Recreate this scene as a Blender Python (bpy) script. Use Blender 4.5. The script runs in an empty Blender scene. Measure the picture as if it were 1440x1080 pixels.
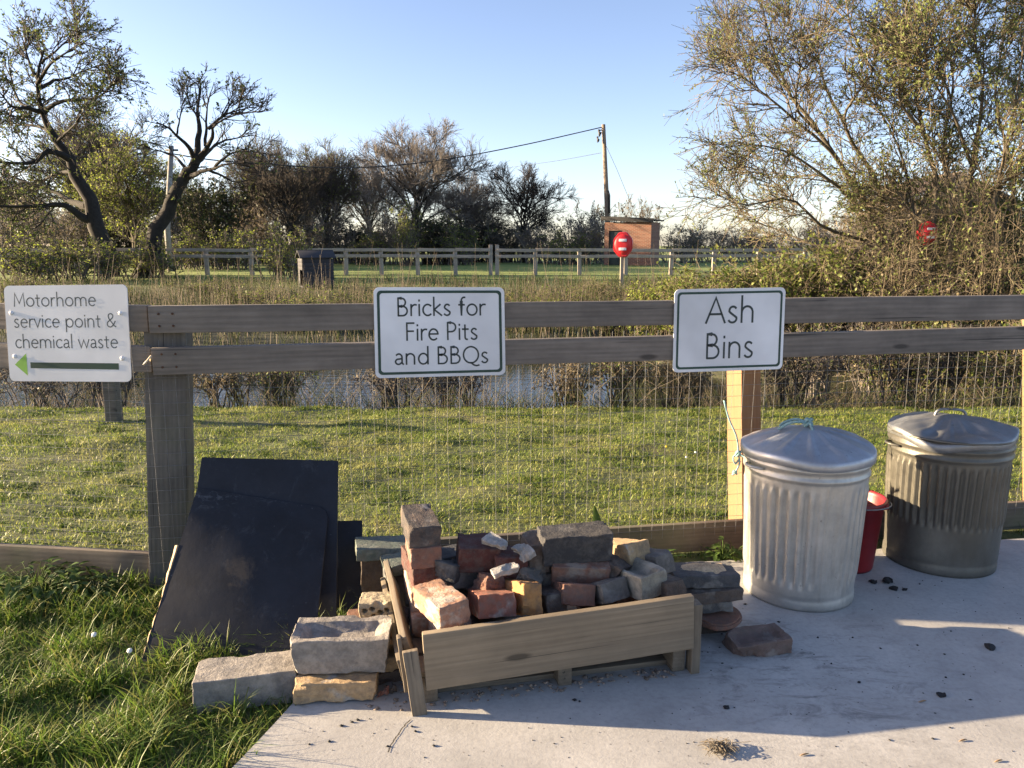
import bpy, bmesh, math, random
import numpy as np
from mathutils import Vector, Matrix, noise
random.seed(7); RNG = np.random.default_rng(11)
sc = bpy.context.scene
R = math.radians

# ------------------------------------------------------------------ camera, sky, sun, exposure
CAM_H, PITCH, FPX = 1.35, R(10.2), 1080.0
cam_d = bpy.data.cameras.new('camera'); cam = bpy.data.objects.new('camera', cam_d)
sc.collection.objects.link(cam); sc.camera = cam
cam_d.sensor_width = 36.0; cam_d.lens = 27.0; cam_d.clip_end = 6000; cam_d.clip_start = 0.05
cam.location = (0, 0, CAM_H); cam.rotation_euler = (math.pi/2 - PITCH, 0, 0)
SUN_EL, SUN_AZ = R(12.0), R(6.0)                    # low evening sun from the left, a little beyond the fence
to_sun = Vector((-math.cos(SUN_AZ)*math.cos(SUN_EL), math.sin(SUN_AZ)*math.cos(SUN_EL), math.sin(SUN_EL)))
w = bpy.data.worlds.new('World'); sc.world = w; w.use_nodes = True
nt = w.node_tree; nt.nodes.clear()
sky = nt.nodes.new('ShaderNodeTexSky'); sky.sky_type = 'NISHITA'; sky.sun_disc = False
sky.sun_elevation = SUN_EL; sky.sun_rotation = math.atan2(to_sun.x, to_sun.y)
sky.altitude = 0; sky.air_density = 0.7; sky.dust_density = 0.8; sky.ozone_density = 1.2
bg = nt.nodes.new('ShaderNodeBackground'); bg.inputs['Strength'].default_value = 0.068
wo = nt.nodes.new('ShaderNodeOutputWorld')
tint = nt.nodes.new('ShaderNodeMix'); tint.data_type = 'RGBA'; tint.blend_type = 'MULTIPLY'; tint.inputs[0].default_value = 1.0
tint.inputs[7].default_value = (1.10, 0.98, 1.01, 1)     # white balance of the camera, the whole sky alike
nt.links.new(sky.outputs[0], tint.inputs[6]); nt.links.new(tint.outputs[2], bg.inputs[0]); nt.links.new(bg.outputs[0], wo.inputs[0])
sl = bpy.data.lights.new('sun', 'SUN'); sl.energy = 5.0; sl.angle = R(0.5); sl.color = (1.0, 0.77, 0.50)
so = bpy.data.objects.new('sun', sl); sc.collection.objects.link(so)
so.rotation_euler = (-to_sun).to_track_quat('-Z', 'Y').to_euler(); so.location = to_sun*50
vs = sc.view_settings; vs.view_transform = 'Standard'; vs.look = 'None'; vs.gamma = 1.0; vs.exposure = 2.3
vs.use_curve_mapping = False
sc.cycles.use_denoising = True
sc.cycles.max_bounces = 6; sc.cycles.diffuse_bounces = 3; sc.cycles.glossy_bounces = 3
sc.cycles.transparent_max_bounces = 6

# ------------------------------------------------------------------ measuring helpers (points of the place read from its perspective)
_F = Vector((0, math.cos(PITCH), -math.sin(PITCH))); _U = Vector((0, math.sin(PITCH), math.cos(PITCH)))
EYE = Vector((0, 0, CAM_H))
def ray(px, py): return Vector(((px-720)/FPX, 0, 0)) + _U*((540-py)/FPX) + _F
def G(px, py, z=0.0):                                # point at height z
    d = ray(px, py); return EYE + d*((z-CAM_H)/d.z)
def PY(px, py, y):                                   # point at distance y
    d = ray(px, py); return EYE + d*(y/d.y)
def PL(px, py, o, n):                                # point on a plane
    d = ray(px, py); return EYE + d*((o-EYE).dot(n)/d.dot(n))

# ------------------------------------------------------------------ object helpers
WM = {}
COL = sc.collection
def props(o, label=None, cat=None, group=None, kind=None):
    for k, v in (('label', label), ('category', cat), ('group', group), ('kind', kind)):
        if v: o[k] = v
    return o
def empty(name, loc, label=None, cat=None, group=None):
    o = bpy.data.objects.new(name, None); COL.objects.link(o); o.location = loc
    o.empty_display_size = 0.1
    WM[o.name] = Matrix.Translation(Vector(loc)); return props(o, label, cat, group)
def link(name, me, parent=None, M=None):
    """M is the world matrix of the piece"""
    o = bpy.data.objects.new(name, me); COL.objects.link(o)
    M = M or Matrix.Identity(4); WM[o.name] = M
    if parent is not None:
        o.parent = parent; o.matrix_local = WM[parent.name].inverted() @ M
    else: o.matrix_world = M
    return o
def mesh_np(name, V, quads=None, tris=None, mat=None, smooth=False):
    me = bpy.data.meshes.new(name); V = np.asarray(V, dtype=np.float32).reshape(-1, 3)
    nq = 0 if quads is None else len(quads); ntr = 0 if tris is None else len(tris)
    me.vertices.add(len(V)); me.vertices.foreach_set('co', V.ravel())
    me.loops.add(nq*4 + ntr*3); me.polygons.add(nq + ntr)
    li = []
    if nq: li.append(np.asarray(quads, dtype=np.int32).ravel())
    if ntr: li.append(np.asarray(tris, dtype=np.int32).ravel())
    me.loops.foreach_set('vertex_index', np.concatenate(li))
    me.polygons.foreach_set('loop_start', np.concatenate([np.arange(nq, dtype=np.int32)*4, nq*4 + np.arange(ntr, dtype=np.int32)*3]))
    if smooth: me.polygons.foreach_set('use_smooth', np.ones(nq+ntr, dtype=bool))
    me.update(calc_edges=True)
    if mat: me.materials.append(mat)
    return me
def bm_mesh(name, bm, mat=None, sharp=None):
    bmesh.ops.recalc_face_normals(bm, faces=bm.faces)
    me = bpy.data.meshes.new(name); bm.to_mesh(me); bm.free()
    if sharp is not None:
        for p in me.polygons: p.use_smooth = True
        me.set_sharp_from_angle(angle=R(sharp))
    if mat: me.materials.append(mat)
    return me
def frame(o, x, z=(0, 0, 1)):
    """matrix with local x along x, z as close to z as it can be"""
    x = Vector(x).normalized(); z = Vector(z); y = z.cross(x).normalized(); z = x.cross(y)
    return Matrix(((x.x, y.x, z.x, o[0]), (x.y, y.y, z.y, o[1]), (x.z, y.z, z.z, o[2]), (0, 0, 0, 1)))
def box_mesh(name, sx, sy, sz, mat, bev=0.004, rough=0.0, cuts=0, seed=0):
    """a box centred on its origin with worn, bevelled edges"""
    bm = bmesh.new(); bmesh.ops.create_cube(bm, size=1.0)
    bmesh.ops.scale(bm, vec=(sx, sy, sz), verts=bm.verts)
    if bev: bmesh.ops.bevel(bm, geom=list(bm.edges), offset=bev, segments=2, profile=0.6, affect='EDGES')
    if cuts: bmesh.ops.subdivide_edges(bm, edges=[e for e in bm.edges if e.calc_length() > 4*bev], cuts=cuts, use_grid_fill=True)
    if rough:
        for v in bm.verts:
            v.co += noise.noise_vector(v.co*18 + Vector((seed*3.1, seed*1.7, seed)))*rough
    return bm_mesh(name, bm, mat, 35)
def beam(name, a, b, wd, ht, mat, parent, up=(0, 0, 1), bev=0.004, rough=0.0, cuts=0):
    """timber from a to b (centre line): wd across, ht along up"""
    a = Vector(a); b = Vector(b)
    me = box_mesh(name, (b-a).length, wd, ht, mat, bev, rough, cuts, random.random()*50)
    return link(name, me, parent, frame((a+b)/2, b-a, up))

class Geo:
    def __init__(s): s.V = []; s.Q = []; s.T = []; s.n = 0
    def add(s, V, Q=None, T=None):
        V = np.asarray(V, float).reshape(-1, 3)
        if Q is not None and len(Q): s.Q.append(np.asarray(Q, int).reshape(-1, 4) + s.n)
        if T is not None and len(T): s.T.append(np.asarray(T, int).reshape(-1, 3) + s.n)
        s.V.append(V); s.n += len(V)
    def mesh(s, name, mat, smooth=False):
        return mesh_np(name, np.concatenate(s.V), np.concatenate(s.Q) if s.Q else None, np.concatenate(s.T) if s.T else None, mat, smooth)
    def box(s, c, sx, sy, sz):
        c = np.asarray(c, float); k = np.array([[x, y, z] for x in (-.5, .5) for y in (-.5, .5) for z in (-.5, .5)])*[sx, sy, sz] + c
        s.add(k, [[0, 1, 3, 2], [4, 6, 7, 5], [0, 4, 5, 1], [2, 3, 7, 6], [0, 2, 6, 4], [1, 5, 7, 3]])
    def tubes(s, P, r, sides=3):
        """P (B,n,3) centre lines, r (B,n) radii"""
        P = np.asarray(P, float); r = np.asarray(r, float); B, n, _ = P.shape
        if B == 0: return
        t = np.gradient(P, axis=1); t /= np.linalg.norm(t, axis=2, keepdims=True) + 1e-9
        ref = np.where(np.abs(t[..., 2:3]) < 0.9, np.array([0, 0, 1.0]), np.array([1.0, 0, 0]))
        ref = np.broadcast_to(ref[:, :1], t.shape)
        x = np.cross(t, ref); x /= np.linalg.norm(x, axis=2, keepdims=True) + 1e-9
        y = np.cross(t, x)
        a = np.arange(sides)*2*np.pi/sides
        V = P[:, :, None] + r[:, :, None, None]*(np.cos(a)[None, None, :, None]*x[:, :, None] + np.sin(a)[None, None, :, None]*y[:, :, None])
        idx = np.arange(B*n*sides).reshape(B, n, sides); nx = np.roll(idx, -1, axis=2)
        Q = np.stack([idx[:, :-1], nx[:, :-1], nx[:, 1:], idx[:, 1:]], axis=-1).reshape(-1, 4)
        s.add(V, Q)
def tube_mesh(name, pts, r, mat, sides=8, closed_ends=True):
    g = Geo(); pts = np.asarray([tuple(p) for p in pts], float); rr = np.full(len(pts), r) if np.isscalar(r) else np.asarray(r, float)
    if closed_ends:
        pts = np.concatenate([pts[:1], pts, pts[-1:]]); rr = np.concatenate([[rr[0]*.02], rr, [rr[-1]*.02]])
        pts[0] += (pts[1]-pts[2])*1e-3; pts[-1] += (pts[-2]-pts[-3])*1e-3
    g.tubes(pts[None], rr[None], sides); return g.mesh(name, mat, True)
def smooth_line(pts, n):
    """Catmull-Rom resampling"""
    P = [Vector(p) for p in pts]; P = [P[0]*2-P[1]] + P + [P[-1]*2-P[-2]]; m = len(P)-3; out = []
    for i in range(n):
        u = i/(n-1)*m; k = min(int(u), m-1); t = u-k; a, b, c, d = P[k:k+4]
        out.append(0.5*((2*b) + (c-a)*t + (2*a-5*b+4*c-d)*t*t + (3*b-a-3*c+d)*t**3))
    return out

# ------------------------------------------------------------------ materials
def mat_new(name):
    m = bpy.data.materials.new(name); m.use_nodes = True; t = m.node_tree; t.nodes.clear()
    out = t.nodes.new('ShaderNodeOutputMaterial'); b = t.nodes.new('ShaderNodeBsdfPrincipled')
    t.links.new(b.outputs[0], out.inputs[0]); return m, t, b, out
def N(t, typ, **kw):
    n = t.nodes.new(typ)
    for k, v in kw.items():
        if k in n.inputs: n.inputs[k].default_value = v
        else: setattr(n, k, v)
    return n
def coords(t, scale=(1, 1, 1), which='Object', loc=(0, 0, 0), rnd=False):
    c = N(t, 'ShaderNodeTexCoord'); m = N(t, 'ShaderNodeMapping'); m.inputs['Scale'].default_value = scale; m.inputs['Location'].default_value = loc
    t.links.new(c.outputs[which], m.inputs[0])
    if rnd:                                           # every object gets its own piece of the pattern
        oi = N(t, 'ShaderNodeObjectInfo'); mu = N(t, 'ShaderNodeMath', operation='MULTIPLY'); mu.inputs[1].default_value = 37.0
        t.links.new(oi.outputs['Random'], mu.inputs[0])
        cm = N(t, 'ShaderNodeCombineXYZ'); [t.links.new(mu.outputs[0], cm.inputs[i]) for i in range(3)]
        t.links.new(cm.outputs[0], m.inputs['Location'])
    return m.outputs[0]
def nz(t, v, scale, detail=5, rough=0.6, dist=0.0):
    n = N(t, 'ShaderNodeTexNoise'); n.inputs['Scale'].default_value = scale; n.inputs['Detail'].default_value = detail
    n.inputs['Roughness'].default_value = rough; n.inputs['Distortion'].default_value = dist
    t.links.new(v, n.inputs['Vector']); return n.outputs['Fac']
def ramp(t, f, stops):
    r = N(t, 'ShaderNodeValToRGB'); e = r.color_ramp.elements
    while len(e) < len(stops): e.new(0.5)
    for el, (p, c) in zip(e, stops):
        el.position = p; el.color = (c[0], c[1], c[2], 1) if hasattr(c, '__len__') else (c, c, c, 1)
    t.links.new(f, r.inputs[0]); return r.outputs[0]
def mix(t, f, a, b, mode='MIX'):
    m = N(t, 'ShaderNodeMix', data_type='RGBA', blend_type=mode)
    for k, v in ((0, f), (6, a), (7, b)):
        if hasattr(v, 'node'): t.links.new(v, m.inputs[k])
        elif k == 0: m.inputs[0].default_value = v
        else: m.inputs[k].default_value = (v[0], v[1], v[2], 1)
    return m.outputs[2]
def bump(t, b, h, strength=0.4, dist=0.01):
    n = N(t, 'ShaderNodeBump'); n.inputs['Strength'].default_value = strength; n.inputs['Distance'].default_value = dist
    t.links.new(h, n.inputs['Height']); t.links.new(n.outputs[0], b.inputs['Normal'])
def setb(b, **kw):
    for k, v in kw.items(): b.inputs[k.replace('_', ' ')].default_value = v
def plain(name, col, rough=0.6, metal=0.0, var=0.25, scale=30, bmp=0.15, rnd=False):
    m, t, b, _ = mat_new(name); v = coords(t, rnd=rnd)
    f = nz(t, v, scale, 6); g = nz(t, v, scale*0.15, 4)
    lo = [c*(1-var) for c in col]; hi = [min(1, c*(1+var)) for c in col]
    c1 = ramp(t, f, [(0.3, lo), (0.7, hi)]); c2 = ramp(t, g, [(0.3, (0.75, 0.75, 0.75)), (0.7, (1.15, 1.15, 1.15))])
    t.links.new(mix(t, 1.0, c1, c2, 'MULTIPLY'), b.inputs['Base Color']); setb(b, Roughness=rough, Metallic=metal)
    if bmp: bump(t, b, f, bmp, 0.004)
    return m
def wood(name, dark, light, grain=1.0, wear=0.3, rough=0.75, axis=(1, 14, 14), knots=True, green=0.0, wave=0.12, wsc=1.1):
    m, t, b, _ = mat_new(name); v = coords(t, axis, rnd=True)
    n1 = nz(t, v, 3.0*grain, 7, 0.65, 0.4)
    wv = N(t, 'ShaderNodeTexWave', wave_type='BANDS', bands_direction='Z'); wv.inputs['Scale'].default_value = wsc*grain
    wv.inputs['Distortion'].default_value = 7.0; wv.inputs['Detail'].default_value = 3; wv.inputs['Detail Scale'].default_value = 0.35
    t.links.new(v, wv.inputs['Vector'])
    f = mix(t, wave, n1, wv.outputs['Fac'])
    c = ramp(t, f, [(0.15, dark), (0.5, [(a+bb)/2 for a, bb in zip(dark, light)]), (0.85, light)])
    v2 = coords(t, (1, 1, 1), rnd=True); big = nz(t, v2, 2.3, 5, 0.7)
    c = mix(t, ramp(t, big, [(0.42, 0.0), (0.62, wear)]), c, [x*0.45 for x in dark])
    if green: c = mix(t, ramp(t, nz(t, v2, 3.1, 4), [(0.5, 0.0), (0.7, green)]), c, (0.10, 0.12, 0.05))
    if knots:
        vo = N(t, 'ShaderNodeTexVoronoi', feature='F1'); vo.inputs['Scale'].default_value = 1.0
        t.links.new(coords(t, (2.6, 9, 9), rnd=True), vo.inputs['Vector'])
        c = mix(t, ramp(t, vo.outputs['Distance'], [(0.07, 0.8), (0.13, 0.0)]), c, [x*0.3 for x in dark])
    ck = nz(t, coords(t, (axis[0]*0.9, axis[1]*3.2, axis[2]*3.2), rnd=True), 1.6, 3, 0.5, 0.2)                       # drying splits
    c = mix(t, ramp(t, ck, [(0.66, 0.0), (0.70, 0.75)]), c, [x*0.22 for x in dark])
    t.links.new(c, b.inputs['Base Color']); setb(b, Roughness=rough); bump(t, b, f, 0.35, 0.003); return m
def brickm(name, base, mortar=0.35, soot=0.2, mcol=(0.42, 0.40, 0.36), var=0.3):
    m, t, b, _ = mat_new(name); v = coords(t, rnd=True)
    fine = nz(t, v, 90, 6, 0.7); mid = nz(t, v, 22, 5, 0.65); big = nz(t, v, 9, 4, 0.6)
    c = ramp(t, mid, [(0.25, [x*(1-var) for x in base]), (0.75, [min(1, x*(1+var)) for x in base])])
    c = mix(t, ramp(t, fine, [(0.3, 0.35), (0.55, 0.0)]), c, [x*0.4 for x in base])
    c = mix(t, ramp(t, big, [(0.66-mortar*0.5, 0.0), (0.74-mortar*0.5, 0.85)]), c, mcol)
    s2 = nz(t, coords(t, loc=(5, 3, 1)), 7, 5, 0.7)
    c = mix(t, ramp(t, s2, [(0.64-soot*0.5, 0.0), (0.80-soot*0.5, 0.85)]), c, (0.03, 0.03, 0.032))
    dirt = nz(t, coords(t, rnd=True, loc=(2, 8, 4)), 35, 6, 0.75)
    c = mix(t, ramp(t, dirt, [(0.45, 0.0), (0.62, 0.45)]), c, (0.11, 0.10, 0.088))
    t.links.new(c, b.inputs['Base Color']); setb(b, Roughness=0.92)
    bump(t, b, mix(t, 0.6, fine, mid), 1.0, 0.009); return m
def leafm(name, cols, trans=0.35, rough=0.55):
    m, t, b, out = mat_new(name)
    g = N(t, 'ShaderNodeNewGeometry')
    k = len(cols)-1
    c = ramp(t, g.outputs['Random Per Island'], [(i/max(1, k), col) for i, col in enumerate(cols)])
    t.links.new(c, b.inputs['Base Color']); setb(b, Roughness=rough); b.inputs['Specular IOR Level'].default_value = 0.25
    if trans:
        tr = N(t, 'ShaderNodeBsdfTranslucent'); t.links.new(c, tr.inputs[0])
        ms = N(t, 'ShaderNodeMixShader'); ms.inputs[0].default_value = trans
        t.links.new(b.outputs[0], ms.inputs[1]); t.links.new(tr.outputs[0], ms.inputs[2]); t.links.new(ms.outputs[0], out.inputs[0])
    return m

# material library
M_rail = wood('weathered rail timber', (0.085, 0.073, 0.062), (0.245, 0.212, 0.18), 1.0, 0.4)
M_post = wood('grey post timber', (0.065, 0.058, 0.05), (0.19, 0.17, 0.145), 1.2, 0.5, green=0.25)
M_newpost = wood('new pale post timber', (0.18, 0.092, 0.042), (0.26, 0.145, 0.07), 1.2, 0.15, knots=False)
M_kick = wood('gravel board timber', (0.10, 0.08, 0.058), (0.25, 0.20, 0.145), 1.0, 0.5, green=0.45)
M_crate = wood('sawn crate board', (0.125, 0.098, 0.066), (0.31, 0.25, 0.17), 1.0, 0.25, axis=(0.6, 22, 22), wave=0.08, wsc=0.8)
M_pallet = wood('pallet timber', (0.10, 0.082, 0.06), (0.25, 0.205, 0.145), 1.5, 0.4)
M_farwood = wood('far rail timber', (0.22, 0.19, 0.16), (0.42, 0.37, 0.31), 0.4, 0.3, knots=False)
M_wire = plain('galvanised wire', (0.20, 0.205, 0.21), 0.55, 0.4, 0.3, 60, 0)
M_white = plain('sign white', (0.68, 0.70, 0.73), 0.35, 0, 0.02, 12, 0)
M_ink = plain('sign dark ink', (0.018, 0.032, 0.036), 0.4, 0, 0.05, 20, 0)
M_inkg = plain('sign grey ink', (0.05, 0.075, 0.095), 0.4, 0, 0.05, 20, 0)
M_dkgreen = plain('sign dark green', (0.008, 0.045, 0.035), 0.4, 0, 0.05, 20, 0)
M_ltgreen = plain('sign light green', (0.25, 0.50, 0.08), 0.4, 0, 0.05, 20, 0)
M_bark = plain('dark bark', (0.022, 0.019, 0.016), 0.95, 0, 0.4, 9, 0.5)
M_barkw = plain('willow bark', (0.105, 0.088, 0.062), 0.95, 0, 0.4, 14, 0.5)
M_twig = leafm('brown twigs', [(0.115, 0.102, 0.09), (0.22, 0.198, 0.178), (0.16, 0.142, 0.125)], 0, 0.9)
M_twigw = leafm('willow twigs', [(0.085, 0.068, 0.045), (0.17, 0.14, 0.10), (0.12, 0.10, 0.06)], 0, 0.9)
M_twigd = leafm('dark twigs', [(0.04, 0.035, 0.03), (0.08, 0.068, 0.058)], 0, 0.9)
M_twigg = leafm('grey twigs', [(0.09, 0.08, 0.068), (0.16, 0.14, 0.12)], 0, 0.9)
M_leaf_oak = leafm('young oak leaves', [(0.05, 0.075, 0.025), (0.09, 0.12, 0.035), (0.14, 0.17, 0.05)], 0.4)
M_leaf_wil = leafm('willow leaves', [(0.12, 0.15, 0.04), (0.22, 0.26, 0.09), (0.17, 0.21, 0.05), (0.28, 0.30, 0.14)], 0.45)
M_leaf_yel = leafm('yellow green leaves', [(0.14, 0.19, 0.03), (0.23, 0.28, 0.05), (0.30, 0.33, 0.08)], 0.55)
M_leaf_dk = leafm('dark leaves', [(0.03, 0.045, 0.018), (0.06, 0.075, 0.025), (0.09, 0.10, 0.035)], 0.3)
M_leaf_br = leafm('bramble leaves', [(0.06, 0.09, 0.02), (0.12, 0.165, 0.03), (0.18, 0.22, 0.05), (0.17, 0.15, 0.06)], 0.4)
M_leaf_tan = leafm('dry leaves', [(0.18, 0.145, 0.09), (0.27, 0.225, 0.14), (0.13, 0.11, 0.06), (0.14, 0.16, 0.06)], 0.35)
M_reed = leafm('dry reeds', [(0.16, 0.13, 0.09), (0.32, 0.27, 0.20), (0.11, 0.09, 0.065), (0.23, 0.195, 0.14)], 0.2, 0.8)
M_reedg = leafm('green reeds', [(0.04, 0.06, 0.022), (0.08, 0.105, 0.035), (0.15, 0.14, 0.07)], 0.3, 0.8)
def grassm(name, cols, straw, patch=(0.5, 0.68), amt=0.8):
    m, t, b, out = mat_new(name); g = N(t, 'ShaderNodeNewGeometry'); k = len(cols)-1
    c = ramp(t, g.outputs['Random Per Island'], [(i/k, col) for i, col in enumerate(cols)])
    f = nz(t, coords(t, (1.0, 2.0, 1.0)), 1.3, 5, 0.65)
    c = mix(t, ramp(t, f, [(patch[0], 0.0), (patch[1], amt)]), c, straw)
    t.links.new(c, b.inputs['Base Color']); setb(b, Roughness=0.5); b.inputs['Specular IOR Level'].default_value = 0.3
    tr = N(t, 'ShaderNodeBsdfTranslucent'); t.links.new(c, tr.inputs[0]); ms = N(t, 'ShaderNodeMixShader'); ms.inputs[0].default_value = 0.4
    t.links.new(b.outputs[0], ms.inputs[1]); t.links.new(tr.outputs[0], ms.inputs[2]); t.links.new(ms.outputs[0], out.inputs[0]); return m
M_lawn = grassm('mown grass', [(0.07, 0.13, 0.018), (0.18, 0.25, 0.038), (0.26, 0.315, 0.055), (0.38, 0.36, 0.12)], (0.42, 0.38, 0.15), (0.48, 0.66), 0.6)
M_rough = grassm('long grass', [(0.055, 0.115, 0.015), (0.10, 0.175, 0.025), (0.15, 0.215, 0.035), (0.24, 0.22, 0.08)], (0.16, 0.15, 0.06), (0.6, 0.75), 0.5)

# ------------------------------------------------------------------ terrain
def sstep(x, a, b):
    t = np.clip((x-a)/(b-a), 0, 1); return t*t*(3-2*t)
def terrain(x, y):
    x = np.asarray(x, float); y = np.asarray(y, float)
    far0 = 12.4 - 3.2*sstep(x, 1.5, 3.2)
    z = -0.03 - 0.85*sstep(y, 6.45, 7.5) + 0.52*sstep(y, far0, far0+1.5)
    z = z + 0.30*sstep(y, 22, 27) + 0.30*sstep(y, 27, 46)
    z = z + 0.36*sstep(x, 3.0, 4.5)*sstep(y, 9.2, 10.5)*(1-sstep(y, 20, 27))
    und = 0.008*np.sin(x*2.3+y*1.1)*np.sin(y*2.9-x*0.7) + 0.006*np.sin(x*5.1-y*4.3+1) + 0.007*np.sin(y*7.3+x*3.0)*np.sin(x*6.1-y*1.7) + 0.006*np.sin(x*11.3+y*3.1)*np.sin(y*10.1-x*2.2)
    return z + und*sstep(y, 3.3, 4.0)*(1-sstep(y, 30, 40))
xs = np.concatenate([[-3000, -800, -300, -120, -70, -45, -32, -24, -18], np.arange(-13, 13.01, 0.16), [18, 24, 32, 45, 70, 120, 300, 800, 3000]])
ys = np.concatenate([[-300, -60, -15, -5, 0, 1], np.arange(1.5, 9.0, 0.12), np.arange(9, 30, 0.4), np.arange(30, 60, 2.0), [70, 90, 130, 200, 400, 900, 2000, 4000]])
X, Y = np.meshgrid(xs, ys); Z = terrain(X, Y); nyy, nxx = X.shape
ix = np.arange(nyy*nxx).reshape(nyy, nxx)
Qd = np.stack([ix[:-1, :-1], ix[:-1, 1:], ix[1:, 1:], ix[1:, :-1]], -1).reshape(-1, 4)
m, t, b, _ = mat_new('turf ground'); v = coords(t)
c = ramp(t, nz(t, v, 24, 6, 0.7), [(0.3, (0.035, 0.045, 0.014)), (0.5, (0.075, 0.095, 0.025)), (0.72, (0.15, 0.15, 0.06))])
c = mix(t, ramp(t, nz(t, v, 1.1, 4), [(0.5, 0.0), (0.68, 0.6)]), c, (0.17, 0.14, 0.075))
sep = N(t, 'ShaderNodeSeparateXYZ'); t.links.new(coords(t), sep.inputs[0])
mr = N(t, 'ShaderNodeMapRange'); [setattr(mr.inputs[i], 'default_value', q) for i, q in ((1, -0.06), (2, -0.30), (3, 0.0), (4, 0.85))]
t.links.new(sep.outputs[2], mr.inputs[0]); c = mix(t, mr.outputs[0], c, (0.032, 0.034, 0.018))           # mud of the banks
fs = N(t, 'ShaderNodeMapRange'); [setattr(fs.inputs[i], 'default_value', q) for i, q in ((1, 26.0), (2, 30.0), (3, 0.0), (4, 1.0))]
t.links.new(sep.outputs[1], fs.inputs[0])
c = mix(t, fs.outputs[0], c, ramp(t, nz(t, v, 0.35, 6, 0.75), [(0.3, (0.12, 0.18, 0.03)), (0.7, (0.24, 0.28, 0.06))]))  # the pasture beyond the pond
t.links.new(c, b.inputs['Base Color']); setb(b, Roughness=0.95); bump(t, b, nz(t, v, 40, 5, 0.7), 0.6, 0.02)
props(link('ground', mesh_np('ground', np.stack([X, Y, Z], -1), Qd, None, m, True)), 'grassy ground running from the fence to the far field', 'ground', kind='structure')

# pond
m, t, b, _ = mat_new('pond water'); setb(b, Roughness=0.06); b.inputs['Base Color'].default_value = (0.02, 0.022, 0.016, 1); b.inputs['IOR'].default_value = 1.33
bump(t, b, nz(t, coords(t, (1.2, 3, 1)), 3.0, 4, 0.6), 0.25, 0.012)
pw = mesh_np('pond', [(-40, 6.2, -0.47), (9, 6.2, -0.47), (9, 30, -0.47), (-40, 30, -0.47)], [[0, 1, 2, 3]], None, m)
props(link('pond', pw), 'still pond water reflecting pale sky behind the lawn', 'pond', kind='structure')

# concrete pad
FU = Vector((0.986, 0.168, 0)).normalized(); FN = Vector((FU.y, -FU.x, 0)); FO = Vector((-1.39, 2.97, 0))   # front fence: along, towards the yard, origin
def fence_y(x): return FO.y + (x-FO.x)*FU.y/FU.x
edge = []
for i in range(60):
    yy = -3 + i/59*5.9; xx = -0.746 + (yy-1.805)*0.33
    edge.append((xx + 0.012*noise.noise(Vector((yy*9, 0, 0))) + 0.02*noise.noise(Vector((yy*2.5, 3, 0))), yy))
back = [(x, fence_y(x)-0.20 + 0.015*noise.noise(Vector((x*6, 7, 0)))) for x in np.linspace(edge[-1][0]+0.05, 7, 60)]
poly = edge + back + [(7, -3)]
def slab_edge(y): return -0.746 + (y-1.805)*0.33
bm = bmesh.new(); vs_ = [bm.verts.new((x, y, 0.0)) for x, y in poly]; f = bm.faces.new(vs_)
if f.normal.z < 0: f.normal_flip()
ex = bmesh.ops.extrude_face_region(bm, geom=[f]); bmesh.ops.translate(bm, vec=(0, 0, -0.12), verts=[q for q in ex['geom'] if isinstance(q, bmesh.types.BMVert)])
m, t, b, _ = mat_new('pad concrete'); v = coords(t)
c = ramp(t, nz(t, v, 3.2, 7, 0.65), [(0.3, (0.32, 0.313, 0.295)), (0.55, (0.42, 0.41, 0.386)), (0.75, (0.50, 0.487, 0.455))])
c = mix(t, ramp(t, nz(t, v, 60, 5, 0.7), [(0.35, 0.30), (0.55, 0.0)]), c, (0.22, 0.21, 0.20))
c = mix(t, ramp(t, nz(t, v, 9, 6, 0.75, 0.6), [(0.58, 0.0), (0.72, 0.45)]), c, (0.20, 0.19, 0.18))
c = mix(t, ramp(t, nz(t, coords(t, loc=(4, 1, 0)), 1.3, 5, 0.7), [(0.45, 0.0), (0.7, 0.35)]), c, (0.26, 0.25, 0.235))
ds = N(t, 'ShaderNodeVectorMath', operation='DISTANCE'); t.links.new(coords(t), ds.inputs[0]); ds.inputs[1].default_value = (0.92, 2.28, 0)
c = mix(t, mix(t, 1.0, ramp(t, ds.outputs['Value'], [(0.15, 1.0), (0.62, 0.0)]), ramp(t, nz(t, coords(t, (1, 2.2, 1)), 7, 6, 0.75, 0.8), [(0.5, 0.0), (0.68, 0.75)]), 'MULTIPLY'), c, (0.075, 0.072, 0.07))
vo = N(t, 'ShaderNodeTexVoronoi'); vo.inputs['Scale'].default_value = 23; t.links.new(v, vo.inputs['Vector'])
c = mix(t, ramp(t, vo.outputs['Distance'], [(0.06, 0.55), (0.10, 0.0)]), c, (0.13, 0.12, 0.115))
t.links.new(c, b.inputs['Base Color']); setb(b, Roughness=0.85)
bump(t, b, mix(t, 0.4, nz(t, v, 90, 4, 0.7), nz(t, v, 12, 5, 0.6)), 0.35, 0.004)
pad = link('concrete_pad', bm_mesh('concrete_pad', bm, m)); props(pad, 'pale concrete pad in front of the fence', 'concrete', kind='structure')
# hairline crack, lying in the pad
cr = [G(px, py, 0.0015) for px, py in ((577, 1012), (568, 1021), (561, 1031), (556, 1038), (549, 1049), (546, 1058))]
g = Geo(); pts = smooth_line(cr, 26); Vc = []
for i, p in enumerate(pts):
    wv_ = 0.0016 + 0.0014*abs(noise.noise(Vector((i*0.7, 0, 0)))); o_ = 0.004*noise.noise(Vector((i*0.9, 5, 0)))
    Vc += [(p.x-wv_+o_, p.y, 0.0015), (p.x+wv_+o_, p.y, 0.0015)]
g.add(Vc, [[2*i, 2*i+1, 2*i+3, 2*i+2] for i in range(25)])
link('crack', g.mesh('crack', plain('crack dark', (0.05, 0.045, 0.04), 0.95, 0, 0.1, 30, 0)), pad)

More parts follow.
